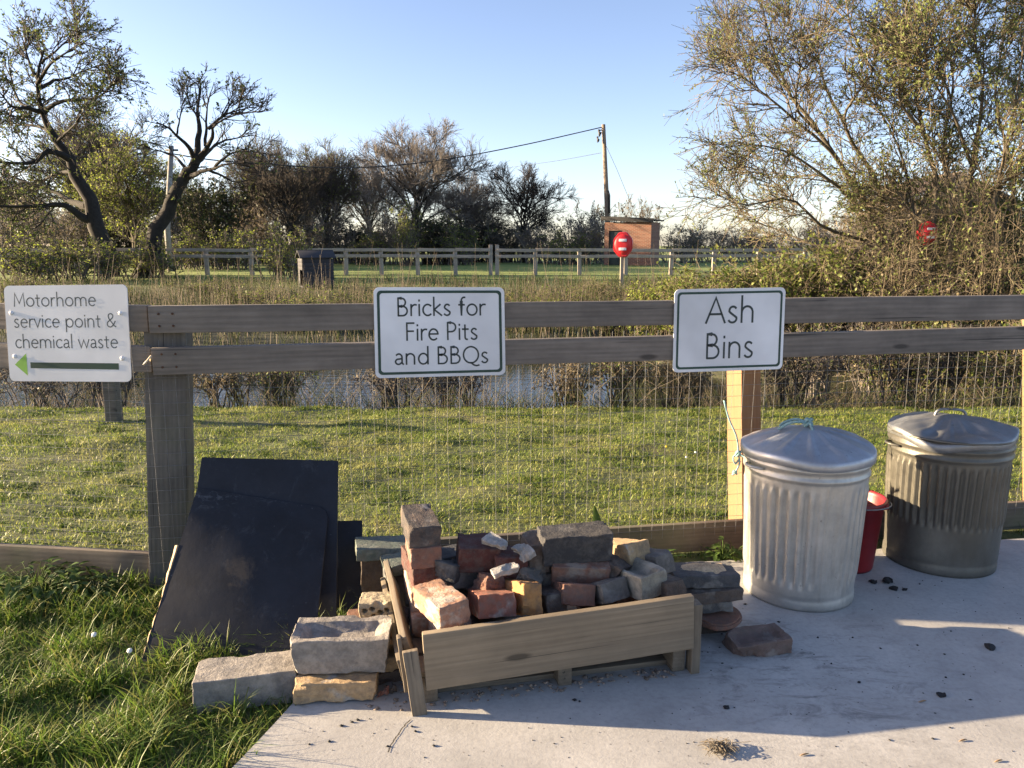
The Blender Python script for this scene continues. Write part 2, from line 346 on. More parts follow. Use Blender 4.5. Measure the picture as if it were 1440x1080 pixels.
# ------------------------------------------------------------------ grass
def blades(n, pos, L, wd, lean, name, mat, segs=2):
    """pos (n,3)"""
    n = len(pos); a = RNG.uniform(0, 2*np.pi, n); H = RNG.uniform(L[0], L[1], n)*RNG.uniform(0.7, 1.0, n); ln = RNG.uniform(lean[0], lean[1], n)
    d = np.stack([np.cos(a), np.sin(a), np.zeros(n)], -1); sd = np.stack([-np.sin(a), np.cos(a), np.zeros(n)], -1)
    th = RNG.uniform(-0.9, 0.9, n)[:, None]; sd = sd*np.cos(th) + d*np.sin(th)
    W = RNG.uniform(wd[0], wd[1], n)[:, None]; rows = []
    for k in range(segs+1):
        u = k/segs; c = pos + d*(H*ln*u**1.8)[:, None] + np.array([0, 0, 1.0])*(H*(u - 0.35*ln*u*u))[:, None]
        if k == segs: rows.append(c[:, None])
        else: rows.append(np.stack([c - sd*W*(1-0.75*u)/2, c + sd*W*(1-0.75*u)/2], 1))
    V = np.concatenate(rows, 1); m_ = V.shape[1]; b0 = (np.arange(n)*m_)[:, None]; Q = []
    for k in range(segs-1): Q.append(b0 + np.array([2*k, 2*k+1, 2*k+3, 2*k+2]))
    T = b0 + np.array([m_-3, m_-2, m_-1])
    return mesh_np(name, V.reshape(-1, 3), np.concatenate(Q) if Q else None, T, mat)
def clump(n, x0, x1, y0, y1, keep):
    P = np.stack([RNG.uniform(x0, x1, n), RNG.uniform(y0, y1, n)], -1); k = keep(P[:, 0], P[:, 1]); return P[k]
def with_z(P): return np.concatenate([P, terrain(P[:, 0], P[:, 1])[:, None]], 1)
def tuftiness(P, s=7.0):
    return np.array([noise.noise(Vector((p[0]*s, p[1]*s, 0))) for p in P])
# long grass on the yard side
P = clump(46000, -2.7, -0.45, 1.45, 3.0, lambda x, y: (x < slab_edge(y)-0.005+0.03*np.sin(y*31)) & (y < 2.95+0.0*x) & (x > -0.80*y-0.5))
tf = tuftiness(P); P = P[tf + RNG.uniform(-0.5, 0.5, len(P)) > -0.15]; tf = tuftiness(P, 5)
hi = tf > 0.05
g1 = blades(0, with_z(P[hi]), (0.07, 0.17), (0.003, 0.0065), (0.3, 1.2), 'long_grass', M_rough, 3)
props(link('long_grass', g1), 'tufts of long green grass beside the concrete, bottom left', 'grass', kind='stuff')
g1 = blades(0, with_z(P[~hi]), (0.03, 0.09), (0.003, 0.006), (0.4, 1.4), 'short_grass', M_rough, 2)
props(link('short_grass', g1), 'short trodden grass between the long tufts', 'grass', kind='stuff')
# strip under the fence
P = clump(16000, -2.8, 4.5, 2.7, 4.1, lambda x, y: (y > np.where(x < -0.45, 2.78, fence_y(x)-0.22)) & (y < fence_y(x)+0.12))
P = P[tuftiness(P, 4) > -0.05]
props(link('fence_grass', blades(0, with_z(P), (0.025, 0.09), (0.003, 0.006), (0.3, 1.2), 'fence_grass', M_rough, 2)), 'dark grass growing along the foot of the fence', 'grass', kind='stuff')
# mown lawn
P = clump(330000, -5.8, 5.8, 3.0, 6.75, lambda x, y: (np.abs(x) < 0.72*y+0.35) & (y > fence_y(x)+0.06))
dens = tuftiness(P[:, :]*np.array([1.0, 1.9]), 2.1)
P = P[dens + RNG.uniform(-0.9, 0.9, len(P)) > -0.1]
props(link('lawn', blades(0, with_z(P), (0.016, 0.042), (0.003, 0.006), (0.3, 1.6), 'lawn', M_lawn, 2)), 'sunlit mown lawn between the fence and the pond', 'grass', kind='stuff')

P = clump(150000, -5.8, 5.8, 3.0, 6.75, lambda x, y: (np.abs(x) < 0.72*y+0.35) & (y > fence_y(x)+0.06))
P = P[(tuftiness(P*np.array([1.0, 1.6]), 3.7) + 0.5*tuftiness(P, 11) > 0.30)]
props(link('clover_patches', blades(0, with_z(P), (0.02, 0.055), (0.005, 0.010), (0.5, 1.6), 'clover_patches', leafm('clover leaves', [(0.035, 0.065, 0.012), (0.075, 0.12, 0.02), (0.12, 0.165, 0.03)], 0.3), 2)), 'darker weedy patches in the mown lawn', 'weeds', kind='stuff')

# ------------------------------------------------------------------ plants
def unit(a): return a/(np.linalg.norm(a, axis=-1, keepdims=True)+1e-9)
def grow(P, rad, n, tr, ang, L, npts, wig, up, r0, r1, rng, size_by=True):
    """children of the centre lines P (B,k,3): n per parent"""
    B, k, _ = P.shape; m_ = int(B*n); pi = rng.integers(0, B, m_); tt = rng.uniform(tr[0], tr[1], m_)**0.8
    u = tt*(k-1); i0 = np.clip(u.astype(int), 0, k-2); fr = (u-i0)[:, None]
    pos = P[pi, i0]*(1-fr) + P[pi, i0+1]*fr; tan = unit(P[pi, i0+1]-P[pi, i0])
    pr = unit(np.cross(tan, rng.normal(size=(m_, 3)))); a = rng.uniform(ang[0], ang[1], m_)[:, None]
    d = unit(tan*np.cos(a) + pr*np.sin(a)); ln = rng.uniform(L[0], L[1], m_)*(1.15-0.55*tt)
    out = [pos]
    for j in range(npts-1):
        d = unit(d + rng.normal(size=(m_, 3))*wig + np.array([0, 0, up])); pos = pos + d*(ln/(npts-1))[:, None]; out.append(pos)
    rr = np.linspace(r0, r1, npts)[None]*rng.uniform(0.7, 1.2, m_)[:, None]
    pr_ = rad[pi, i0][:, None]; rr = np.minimum(rr, np.maximum(pr_*0.8, r1))
    return np.stack(out, 1), rr
def leaves(g, P, n, size, rng, asp=0.5, tr=(0.2, 1.0)):
    B, k, _ = P.shape
    if B == 0: return
    m_ = int(B*n); pi = rng.integers(0, B, m_); u = rng.uniform(tr[0], tr[1], m_)*(k-1); i0 = np.clip(u.astype(int), 0, k-2); fr = (u-i0)[:, None]
    pos = P[pi, i0]*(1-fr) + P[pi, i0+1]*fr
    a = unit(rng.normal(size=(m_, 3)) + np.array([0, 0, 0.3])); b_ = unit(np.cross(a, rng.normal(size=(m_, 3))))
    s = rng.uniform(size[0], size[1], m_)[:, None]
    V = np.stack([pos, pos + a*s*0.5 + b_*s*asp*0.5, pos + a*s, pos + a*s*0.5 - b_*s*asp*0.5], 1)
    g.add(V, np.arange(m_*4).reshape(-1, 4))
def resample(pts, n, r0, r1):
    return np.array([tuple(p) for p in smooth_line(pts, n)]), r1 + (r0-r1)*np.linspace(1, 0, n)**1.5
def plant_parts(limbs, levels, leaf, seed, trunk_sides=7):
    """limbs: [(points, r0, r1)] ; returns the three meshes trunk, twigs, leaves"""
    rng = np.random.default_rng(seed); tg, wg, lg = Geo(), Geo(), Geo()
    L = [resample(p, 12, a, b) for p, a, b in limbs]
    P = np.stack([q[0] for q in L]); rad = np.stack([q[1] for q in L])
    P = P + rng.normal(size=P.shape)*rad[..., None]*0.25
    tg.tubes(P, rad, trunk_sides); allP = []
    for i, lv in enumerate(levels):
        lv = dict(lv); src = lv.pop('src', 'prev'); part = lv.pop('part', 'twig'); sd = lv.pop('sides', 3)
        base, br = (P, rad)
        C, cr_ = grow(base, br, rng=rng, **lv)
        (tg if part == 'trunk' else wg).tubes(C, cr_, sd)
        allP.append((C, cr_))
        if src == 'both' : pass
        P, rad = C, cr_
    if leaf:
        for lf in leaf: leaves(lg, allP[lf.get('level', -1)][0], lf['n'], lf['size'], rng, lf.get('asp', 0.5))
    return tg, wg, lg
def plant(name, label, cat, base, limbs, levels, leaf, seed, mt, mw, ml, group=None, local=False, sides=7):
    """thing > trunk, crown (> leaves)"""
    tg, wg, lg = plant_parts(limbs, levels, leaf, seed, sides)
    root = empty(name, base, label, cat, group); I = Matrix.Translation(Vector(base)) if local else Matrix.Identity(4)
    link('trunk', tg.mesh('trunk', mt, True), root, I)
    cr_ = link('crown', wg.mesh('crown', mw), root, I)
    if lg.n: link('leaves', lg.mesh('leaves', ml), cr_, I)
    return root
def clone(root, loc, scale, rz, label, group):
    r = bpy.data.objects.new(root.name, None); COL.objects.link(r); r.empty_display_size = 0.1
    r.location = loc; r.scale = scale; r.rotation_euler = (0, 0, rz); props(r, label, root['category'], group)
    for ch in list(root.children):
        c_ = ch.copy(); COL.objects.link(c_); c_.parent = r
        for gch in list(ch.children):
            d_ = gch.copy(); COL.objects.link(d_); d_.parent = c_
    return r
def gz(x, y): return float(terrain(x, y))
def pxl(pts, D, dd): return [PY(a, b_, D+dd*i/(len(pts)-1)) for i, (a, b_) in enumerate(pts)]

# big leaning oak, left edge
rr = random.Random(3)
def limbset(spec, D, spread):
    return [(pxl(p, D if i == 0 else D + off, dd), r0*spread, r1*spread) for i, (p, r0, r1, off, dd) in enumerate(spec)]
DA = 34
oakA = [([(150, 392), (143, 334), (123, 277), (100, 231), (75, 191), (57, 153), (52, 110), (62, 68)], .55, .05, 0, 0),
 ([(98, 225), (70, 212), (43, 229), (0, 228), (-45, 236)], .2, .03, 0, -3), ([(132, 318), (113, 304), (86, 288), (52, 290), (0, 290), (-55, 283)], .26, .04, 0, -2),
 ([(120, 290), (104, 285), (72, 268), (0, 242), (-45, 224)], .22, .03, 0, 3), ([(62, 158), (86, 142), (135, 138), (152, 124), (168, 106)], .13, .02, 0, -2),
 ([(54, 125), (75, 114), (95, 110), (126, 96), (149, 90)], .12, .02, 0, 3), ([(53, 118), (70, 92), (95, 73), (117, 57)], .11, .02, 0, -2.5),
 ([(60, 158), (35, 152), (17, 150), (0, 130), (-28, 98)], .14, .02, 0, -3), ([(40, 152), (25, 140), (14, 102), (9, 60)], .10, .02, 0, 2.5),
 ([(84, 205), (60, 180), (25, 175), (-15, 165)], .14, .02, 0, 3), ([(80, 200), (95, 185), (112, 170), (128, 160)], .08, .02, 0, -3), ([(105, 240), (80, 245), (40, 262), (0, 270)], .12, .02, 0, 4),
 ([(53, 112), (40, 85), (35, 60), (42, 45)], .09, .02, 0, 1.5), ([(58, 90), (80, 70), (100, 52), (108, 38)], .07, .015, 0, -1)]
LVo = [dict(n=17, tr=(.2, 1), ang=(.4, 1.1), L=(.7, 2.0), npts=6, wig=.17, up=.04, r0=.036, r1=.014), dict(n=6.5, tr=(.15, 1), ang=(.35, 1.0), L=(.45, 1.2), npts=4, wig=.2, up=.06, r0=.018, r1=.009), dict(n=3, tr=(.2, 1), ang=(.35, 1.0), L=(.2, .55), npts=2, wig=.18, up=.05, r0=.011, r1=.007)]
b0 = PY(150, 388, DA)
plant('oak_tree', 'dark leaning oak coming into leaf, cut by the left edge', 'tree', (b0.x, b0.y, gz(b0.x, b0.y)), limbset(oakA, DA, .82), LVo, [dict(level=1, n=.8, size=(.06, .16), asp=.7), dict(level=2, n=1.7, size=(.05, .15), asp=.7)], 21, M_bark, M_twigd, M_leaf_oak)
DB = 33
oakB = [([(203, 392), (213, 345), (236, 292), (257, 257), (269, 239), (276, 220)], .5, .26, 0, 0),
 ([(276, 224), (279, 188), (278, 160), (283, 123), (277, 109)], .2, .03, 0, 1), ([(274, 228), (266, 206), (250, 193), (236, 179), (220, 172)], .16, .03, 0, -2),
 ([(266, 246), (252, 225), (236, 215), (204, 209)], .12, .025, 0, 2), ([(276, 226), (290, 208), (299, 190), (301, 176), (329, 162), (373, 156)], .17, .025, 0, -2), ([(294, 180), (320, 160), (357, 150)], .1, .02, -.5, -1),
 ([(276, 230), (291, 215), (306, 202), (329, 195), (356, 190)], .14, .025, 0, 2.5), ([(266, 248), (282, 243), (301, 237), (324, 230), (368, 227)], .16, .025, 0, -3), ([(300, 237), (318, 220), (338, 213), (374, 216)], .1, .02, -1, -1),
 ([(288, 205), (290, 174), (292, 146), (301, 116)], .1, .02, 0, 1.5), ([(279, 165), (268, 150), (264, 135), (262, 122)], .07, .015, 0, 1), ([(248, 192), (252, 170), (256, 150), (255, 140)], .06, .015, -1, 0),
 ([(290, 238), (310, 246), (335, 256), (368, 246)], .1, .02, 0, 2), ([(310, 168), (322, 150), (335, 138)], .05, .012, -1, 0), ([(330, 162), (336, 148), (340, 135)], .04, .012, -2, 0)]
LVb = [dict(n=8, tr=(.25, 1), ang=(.3, .9), L=(.45, 1.4), npts=6, wig=.15, up=.07, r0=.035, r1=.013), dict(n=4, tr=(.15, 1), ang=(.35, 1.0), L=(.3, .8), npts=4, wig=.2, up=.06, r0=.017, r1=.009), dict(n=2, tr=(.2, 1), ang=(.35, 1.0), L=(.15, .4), npts=3, wig=.2, up=.05, r0=.010, r1=.007)]
b0 = PY(203, 388, DB)
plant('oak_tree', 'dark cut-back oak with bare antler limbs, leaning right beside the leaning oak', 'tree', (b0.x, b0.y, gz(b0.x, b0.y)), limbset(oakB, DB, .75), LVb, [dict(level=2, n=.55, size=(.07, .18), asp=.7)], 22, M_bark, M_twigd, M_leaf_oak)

# distant trees: three bare kinds built once at full size (10 m), copied along the field edge
def round_tree(seed, h, spread, mw, ml, leaf, name, label, loc, dense=1.0, mt=None, clear=.18, sub=1.0, cat='tree', up=.09, thick=1.0):
    q = random.Random(seed); limbs = [([(0, 0, -.3), (q.uniform(-.2, .2), q.uniform(-.2, .2), h*.25), (q.uniform(-.4, .4), q.uniform(-.4, .4), h*.55), (q.uniform(-.6, .6), q.uniform(-.6, .6), h*.9)], h*.022*thick, h*.003)]
    for i in range(int(26*dense)):
        a = i*2.4 + q.uniform(-.4, .4); z0 = h*q.uniform(clear, .6); e = spread*q.uniform(.25, 1.0); z1 = min(h*.93, z0 + h*q.uniform(.15, .5)*(1.25-.5*e/spread))
        limbs.append(([(0, 0, z0), (e*.35*math.cos(a), e*.35*math.sin(a), z0+(z1-z0)*.45), (e*.75*math.cos(a+.15), e*.75*math.sin(a+.15), z0+(z1-z0)*.8), (e*math.cos(a+.2), e*math.sin(a+.2), z1)], h*.009*thick, h*.002))
    lv = [dict(n=int(15*sub), tr=(.08, 1), ang=(.35, 1.1), L=(h*.10, h*.26), npts=5, wig=.16, up=up, r0=.026, r1=.012), dict(n=9*sub, tr=(.1, 1), ang=(.3, .9), L=(h*.06, h*.15), npts=4, wig=.18, up=up*.8, r0=.016, r1=.009), dict(n=4.0, tr=(.2, 1), ang=(.3, .9), L=(h*.03, h*.08), npts=2, wig=.15, up=up*.7, r0=.011, r1=.007)]
    return plant(name, label, cat, loc, limbs, lv, leaf, seed, mt or M_bark, mw, ml, 'trees along the far field', True)
def hedge_bush(seed, h, wd, mw, ml, leafn, lsize, name, label, loc, n=40):
    q = random.Random(seed); L = []
    for i in range(n):
        a = q.uniform(0, 6.28); e = wd*q.uniform(.15, 1.0); hh = h*q.uniform(.45, 1.0); bx, by = q.uniform(-.5, .5)*wd, q.uniform(-.4, .4)*wd
        L.append(([(bx, by, -.2), (bx+.25*e*math.cos(a), by+.25*e*math.sin(a), hh*.4), (bx+.45*e*math.cos(a), by+.45*e*math.sin(a), hh*.75), (bx+.55*e*math.cos(a), by+.55*e*math.sin(a), hh)], h*.012, h*.003))
    lv = [dict(n=12, tr=(.08, 1), ang=(.4, 1.1), L=(h*.10, h*.30), npts=5, wig=.2, up=.03, r0=.016, r1=.008), dict(n=5, tr=(.1, 1), ang=(.4, 1.1), L=(h*.06, h*.14), npts=2, wig=.2, up=.03, r0=.011, r1=.007)]
    return plant(name, label, 'bush', loc, L, lv, [dict(level=1, n=leafn, size=lsize, asp=.6)] if leafn else None, seed, mw, mw, ml, 'trees along the far field', True, 4)
def spot(px, D): 
    x = (px-720)/FPX*(D*math.cos(PITCH)+CAM_H*math.sin(PITCH)); return (x, D, gz(x, D))
def top_h(py, D): return PY(720, py, D).z
t1 = round_tree(31, 8.3, 4.4, M_twig, M_leaf_tan, [dict(level=2, n=.05, size=(.05, .12))], 'bare_tree', 'tallest bare brown tree, rounded crown over the middle of the far fence', spot(588, 50), 1.1, sub=.8)
t2 = round_tree(32, 6.2, 3.3, M_twigd, M_leaf_oak, None, 'bare_tree', 'spreading bare oak with open dark limbs, left of the utility pole', spot(737, 52), .8, clear=.25, sub=.7)
t3 = round_tree(33, 8.2, 2.5, M_twigg, M_leaf_yel, [dict(level=2, n=.4, size=(.06, .14))], 'bare_tree', 'slim pale bare tree left of the tallest brown tree', spot(462, 54), .9, sub=.8)
GT = 'trees along the far field'
clone(t2, spot(410, 46), (.95, .95, 1.0), 1.9, 'dark bare tree right of the cut-back oak', GT)
clone(t1, spot(520, 58), (.72, .72, .86), 2.2, 'bare brown tree between the slim pale tree and the tallest one', GT)
clone(t1, spot(655, 56), (.62, .62, .72), 4.0, 'bare brown tree just right of the tallest one', GT)
clone(t3, spot(435, 60), (1.0, 1.0, .98), .8, 'grey bare tree above the small dark hut', GT)
clone(t2, spot(683, 60), (.8, .8, .85), .6, 'small bare tree between the tallest tree and the open oak', GT)
clone(t3, spot(152, 55), (1.5, 1.5, 1.32), 2.8, 'pale feathery tree seen through the gap right of the leaning oak', GT)
clone(t3, spot(370, 50), (.9, .9, .98), 4.4, 'thin pale tree behind the right tips of the cut-back oak', GT)
clone(t3, spot(20, 56), (1.5, 1.5, .8), 1.4, 'pale scrubby tree behind the low limbs of the leaning oak', GT)
t4 = round_tree(34, 6.6, 2.6, M_twigg, M_leaf_yel, [dict(level=2, n=1.5, size=(.06, .17), asp=.5)], 'willow_tree', 'yellow green willow between the two dark oaks', spot(192, 42), .8, mt=M_barkw, clear=.08, sub=.75)
clone(t4, spot(355, 52), (.75, .75, .8), 2.0, 'yellow green willow behind the cut-back oak, right of its trunk', GT)
clone(t4, spot(265, 56), (.8, .8, .9), 3.0, 'pale green willow showing between the pole and the cut-back oak limbs', GT)
clone(t4, spot(130, 53), (.8, .8, 1.05), 5.0, 'tall pale green willow just right of the leaning oak trunk', GT)
clone(t4, spot(95, 60), (1.1, 1.1, .6), 1.0, 'low yellow green tree behind the leaning oak trunk', GT)
t5 = hedge_bush(35, 5.2, 2.9, M_twigd, M_leaf_dk, 1.6, (.10, .24), 'evergreen_bush', 'dark evergreen filling the space under the cut-back oak', spot(300, 45))
clone(t5, spot(605, 47), (1.1, 1.1, .60), 2.5, 'dark ivy green shrub at the foot of the tallest bare tree', GT)
clone(t5, spot(165, 50), (.9, .9, .75), .7, 'dark evergreen behind the trunk of the leaning oak', GT)
clone(t5, spot(505, 53), (1.1, 1.1, .5), 1.2, 'dark low shrub behind the left end of the far fence', GT)
clone(t5, spot(690, 54), (1.2, 1.2, .5), 3.2, 'dark low shrub left of the open oak trunk', GT)
t6 = hedge_bush(36, 3.0, 2.8, M_twig, M_leaf_tan, .5, (.07, .17), 'hedge_bush', 'tan brown bush left of the brick hut', spot(822, 49))
for i, (px, D, s, h_, lab) in enumerate([(552, 47, .8, 1.25, 'tan bush in front of the tallest bare tree, left side'), (765, 50, 1.0, .85, 'low brown bush under the open oak'), (720, 53, 1.1, .9, 'low brown bush between the tall tree and the open oak'),
        (955, 52, 1.1, .82, 'brown hedge bush just right of the brick hut'), (1010, 54, 1.3, .78, 'brown hedge bush reaching to the right-hand willow'), (1080, 56, 1.5, .8, 'brown hedge bush behind the open willow'), (478, 50, 1.0, .95, 'low brown bush above the left end of the far fence'), (895, 58, .8, 1.45, 'brown bush peeping over the hut roof'),
        (25, 46, 1.4, 1.2, 'brown thorn bush low at the left edge'), (95, 50, 1.3, 1.1, 'brown thorn bush left of the leaning oak trunk'), (425, 48, 1.2, 1.3, 'brown bush behind the small dark hut'), (845, 56, .9, 1.3, 'brown bush behind the utility pole'), (370, 49, 1.2, 1.1, 'brown thorn bush right of the dark evergreen'), (640, 55, 1.3, 1.2, 'brown thicket right of the tallest bare tree'), (235, 52, 1.2, 1.1, 'brown thorn bush behind the grey utility pole'), (1180, 50, 1.6, 1.0, 'brown hedge seen through the open willow'), (1330, 48, 1.8, 1.1, 'brown hedge seen through the leafy willow')]):
    clone(t6, spot(px, D), (s, s, h_), i*1.3, lab, GT)
t7 = hedge_bush(37, 2.2, 1.5, M_twigg, M_leaf_yel, 1.4, (.04, .11), 'green_bush', 'green willow scrub left of the small dark hut', spot(398, 31), 30)
for i, (px, D, s, h_, lab) in enumerate([(640, 46, 1.5, 1.0, 'green bush behind the far fence gateposts'), (520, 46, 1.3, .85, 'green bush above the far fence, right of the dark hut'), (265, 40, 1.5, .9, 'green bush at the foot of the cut-back oak'), (330, 40, 1.3, .9, 'green bush between the cut-back oak and the green scrub'), (40, 30, 1.4, .8, 'green brown scrub above the left sign'), (125, 31, 1.3, .75, 'green brown scrub right above the left sign corner'), (575, 44, .8, 1.5, 'sunlit green ivy bush before the tallest bare tree'), (795, 47, 1.3, .9, 'green bush between the open oak and the tan bush'), (205, 33, 1.3, .7, 'green scrub under the cut-back oak trunk')]):
    clone(t7, spot(px, D), (s, s, h_), i*1.7, lab, 'scrub beyond the pond')

# right-hand willows, ten metres away
W1 = [([(1236, 415), (1230, 330), (1216, 288), (1150, 183), (1107, 128), (1084, 58), (1072, 8), (1062, -45)], .085, .012, 0, .6),
 ([(1240, 400), (1240, 300), (1233, 255), (1189, 183), (1193, 148), (1228, 101), (1240, 30)], .075, .012, .2, -.8), ([(1216, 285), (1173, 218), (1111, 163), (1050, 112), (1022, 100)], .05, .009, 0, -.9),
 ([(1205, 290), (1181, 264), (1115, 218), (1065, 204), (1028, 206)], .045, .009, 0, -1.2), ([(1222, 340), (1158, 319), (1111, 280), (1045, 288), (1000, 268)], .045, .008, 0, -1.0), ([(1214, 300), (1158, 249), (1095, 250), (1035, 236)], .04, .008, 0, 1.2),
 ([(1228, 345), (1150, 345), (1085, 320), (1015, 300)], .04, .008, 0, .8), ([(1190, 180), (1160, 120), (1150, 60), (1160, 0)], .04, .008, 0, 1.0), ([(1110, 130), (1068, 84), (1042, 74), (1028, 50)], .03, .007, 0, .4), ([(1228, 100), (1200, 50), (1190, 0), (1195, -40)], .03, .007, -.6, .2),
 ([(1150, 185), (1120, 150), (1125, 90), (1110, 30)], .035, .008, 0, -1.0)]
LVw = [dict(n=19, tr=(.2, 1), ang=(.3, .9), L=(.35, 1.0), npts=6, wig=.2, up=.06, r0=.010, r1=.004), dict(n=9, tr=(.1, 1), ang=(.3, 1.0), L=(.22, .6), npts=5, wig=.2, up=.05, r0=.006, r1=.003), dict(n=3.4, tr=(.2, 1), ang=(.3, 1.0), L=(.10, .30), npts=2, wig=.2, up=.05, r0=.0035, r1=.002)]
b0 = spot(1236, 10.4)
plant('willow_tree', 'open many-stemmed willow with fresh buds leaning left over the pond bank', 'tree', b0, limbset(W1, 10.4, .62), LVw, [dict(level=2, n=1.3, size=(.018, .05), asp=.45), dict(level=1, n=1.0, size=(.02, .05), asp=.45)], 41, M_barkw, M_twigw, M_leaf_wil)
W2 = [([(1300, 425), (1308, 340), (1318, 260), (1300, 190), (1288, 120), (1308, 40), (1300, -40)], .08, .012, 0, .5), ([(1368, 415), (1362, 320), (1366, 230), (1382, 140), (1370, 40), (1376, -60)], .08, .012, .3, -.6),
 ([(1402, 415), (1396, 310), (1412, 220), (1432, 120), (1446, 10)], .06, .01, -.2, -.5), ([(1285, 420), (1290, 340), (1276, 250), (1256, 190), (1225, 130), (1215, 70)], .05, .009, 0, 1.0), ([(1400, 420), (1420, 330), (1425, 240), (1400, 150), (1410, 60), (1420, -40)], .06, .01, .5, .3),
 ([(1330, 420), (1338, 300), (1326, 210), (1340, 130), (1335, 50), (1350, -20)], .05, .009, -.3, .9), ([(1300, 190), (1265, 140), (1270, 80), (1262, 20)], .035, .008, 0, -.4), ([(1440, 420), (1460, 330), (1470, 220), (1450, 120), (1465, 20)], .06, .01, 0, .6), ([(1362, 330), (1390, 270), (1440, 250), (1480, 200)], .04, .008, 0, -.8),
 ([(1308, 330), (1285, 300), (1255, 285), (1225, 262)], .04, .008, 0, .5), ([(1365, 230), (1340, 160), (1310, 110), (1300, 60)], .035, .008, 0, -.9)]
LVw2 = [dict(n=26, tr=(.15, 1), ang=(.3, .9), L=(.4, 1.1), npts=6, wig=.2, up=.08, r0=.010, r1=.004), dict(n=10, tr=(.1, 1), ang=(.3, 1.0), L=(.2, .5), npts=5, wig=.2, up=.05, r0=.006, r1=.003), dict(n=3.4, tr=(.2, 1), ang=(.3, 1.0), L=(.08, .26), npts=2, wig=.2, up=.05, r0=.0035, r1=.002)]
b0 = spot(1350, 9.4)
plant('willow_tree', 'dense leafy willow filling the right edge', 'tree', b0, limbset(W2, 9.4, .62), LVw2, [dict(level=2, n=1.9, size=(.02, .055), asp=.5), dict(level=1, n=1.3, size=(.02, .06), asp=.5)], 42, M_barkw, M_twigw, M_leaf_wil)

# bramble and scrub on the right bank and along the near bank
SC = {}; nbr = {}
def scrub(name, label, px, D, h, wd, seed, mw, ml, n=26, leafn=1.0, lsize=(.025, .07), cat='bush', group='bank scrub', z=None, asp=.6, sub=1.0, droop=-.02):
    q = random.Random(seed); x, y, z0 = spot(px, D); z0 = z if z is not None else z0; L = []
    for i in range(n):
        a = q.uniform(0, 6.28); e = wd*q.uniform(.2, 1.0); hh = h*q.uniform(.5, 1.0); bx, by = q.uniform(-.35, .35)*wd, q.uniform(-.35, .35)*wd*.6
        L.append(([(bx, by, -.05), (bx+.3*e*math.cos(a), by+.3*e*.7*math.sin(a), hh*.55), (bx+.7*e*math.cos(a), by+.7*e*.7*math.sin(a), hh), (bx+e*math.cos(a), by+e*.7*math.sin(a), hh*q.uniform(.6, 1.0))], .009, .003))
    lv = [dict(n=int(8*sub), tr=(.1, 1), ang=(.4, 1.2), L=(h*.18, h*.45), npts=5, wig=.28, up=droop, r0=.005, r1=.0025), dict(n=3.2*sub, tr=(.1, 1), ang=(.4, 1.2), L=(h*.08, h*.2), npts=2, wig=.25, up=0, r0=.003, r1=.002)]
    return plant(name, label, cat, (x, y, z0), L, lv, [dict(level=1, n=leafn, size=lsize, asp=asp), dict(level=0, n=leafn*1.2, size=lsize, asp=asp)] if leafn else None, seed, mw, mw, ml, group, True, 4)
for px, D, h, wd, sd, ml, ln, lab in [(1000, 11.5, 1.15, 1.1, 51, M_leaf_br, 2.0, 'green bramble bush above the left corner of the third sign'), (1085, 10.5, 1.40, 1.1, 52, M_leaf_br, 2.2, 'green bramble bush above the right corner of the third sign'),
        (1170, 10.2, 1.45, 1.1, 53, M_leaf_br, 1.8, 'bramble bush under the open willow'), (1255, 9.7, 1.55, 1.1, 54, M_leaf_tan, 1.2, 'brown thicket at the foot of the open willow'), (1340, 9.0, 1.5, 1.1, 55, M_leaf_br, 1.5, 'bramble thicket between the two willows'),
        (1430, 8.6, 1.45, 1.1, 56, M_leaf_dk, 2.0, 'dark green bramble at the right edge'), (940, 13.5, .95, 1.0, 57, M_leaf_yel, 1.6, 'yellow green scrub between the second and third signs'),
        (1215, 10.8, 1.75, 1.0, 58, M_leaf_tan, .9, 'brown thorn thicket behind the open willow stems'), (1300, 11.0, 2.25, 1.1, 59, M_leaf_tan, .9, 'tall brown thorn thicket hiding the shed'), (1375, 10.2, 2.1, 1.1, 60, M_leaf_br, .9, 'tall green brown thicket right of the shed front'), (1450, 9.8, 2.2, 1.1, 45, M_leaf_br, 1.1, 'tall thicket cut by the right edge')]:
    kk = (ml.name, nbr.get(ml.name, 0) % 3 if ml is M_leaf_br else 0); nbr[ml.name] = nbr.get(ml.name, 0)+1
    if kk in SC: src, h0, w0 = SC[kk]; clone(src, spot(px, D), (wd/w0, wd/w0, h/h0), sd*1.1, lab, 'bank scrub')
    else: SC[kk] = (scrub('bramble_bush', lab, px, D, h, wd, sd, M_twigw if ml is not M_leaf_tan else M_twig, ml, 70, ln, sub=1.5), h, wd)
for px, D, h, wd, sd, lab in [(1275, 9.3, 2.6, .55, 46, 'upright willow wands between the open willow and the leafy one'), (1400, 8.8, 2.7, .6, 47, 'upright willow wands near the right edge')]:
    scrub('willow_wands', lab, px, D, h, wd, sd, M_twigw, M_leaf_wil, 40, 1.2, (.02, .05), sub=1.1, droop=.06)
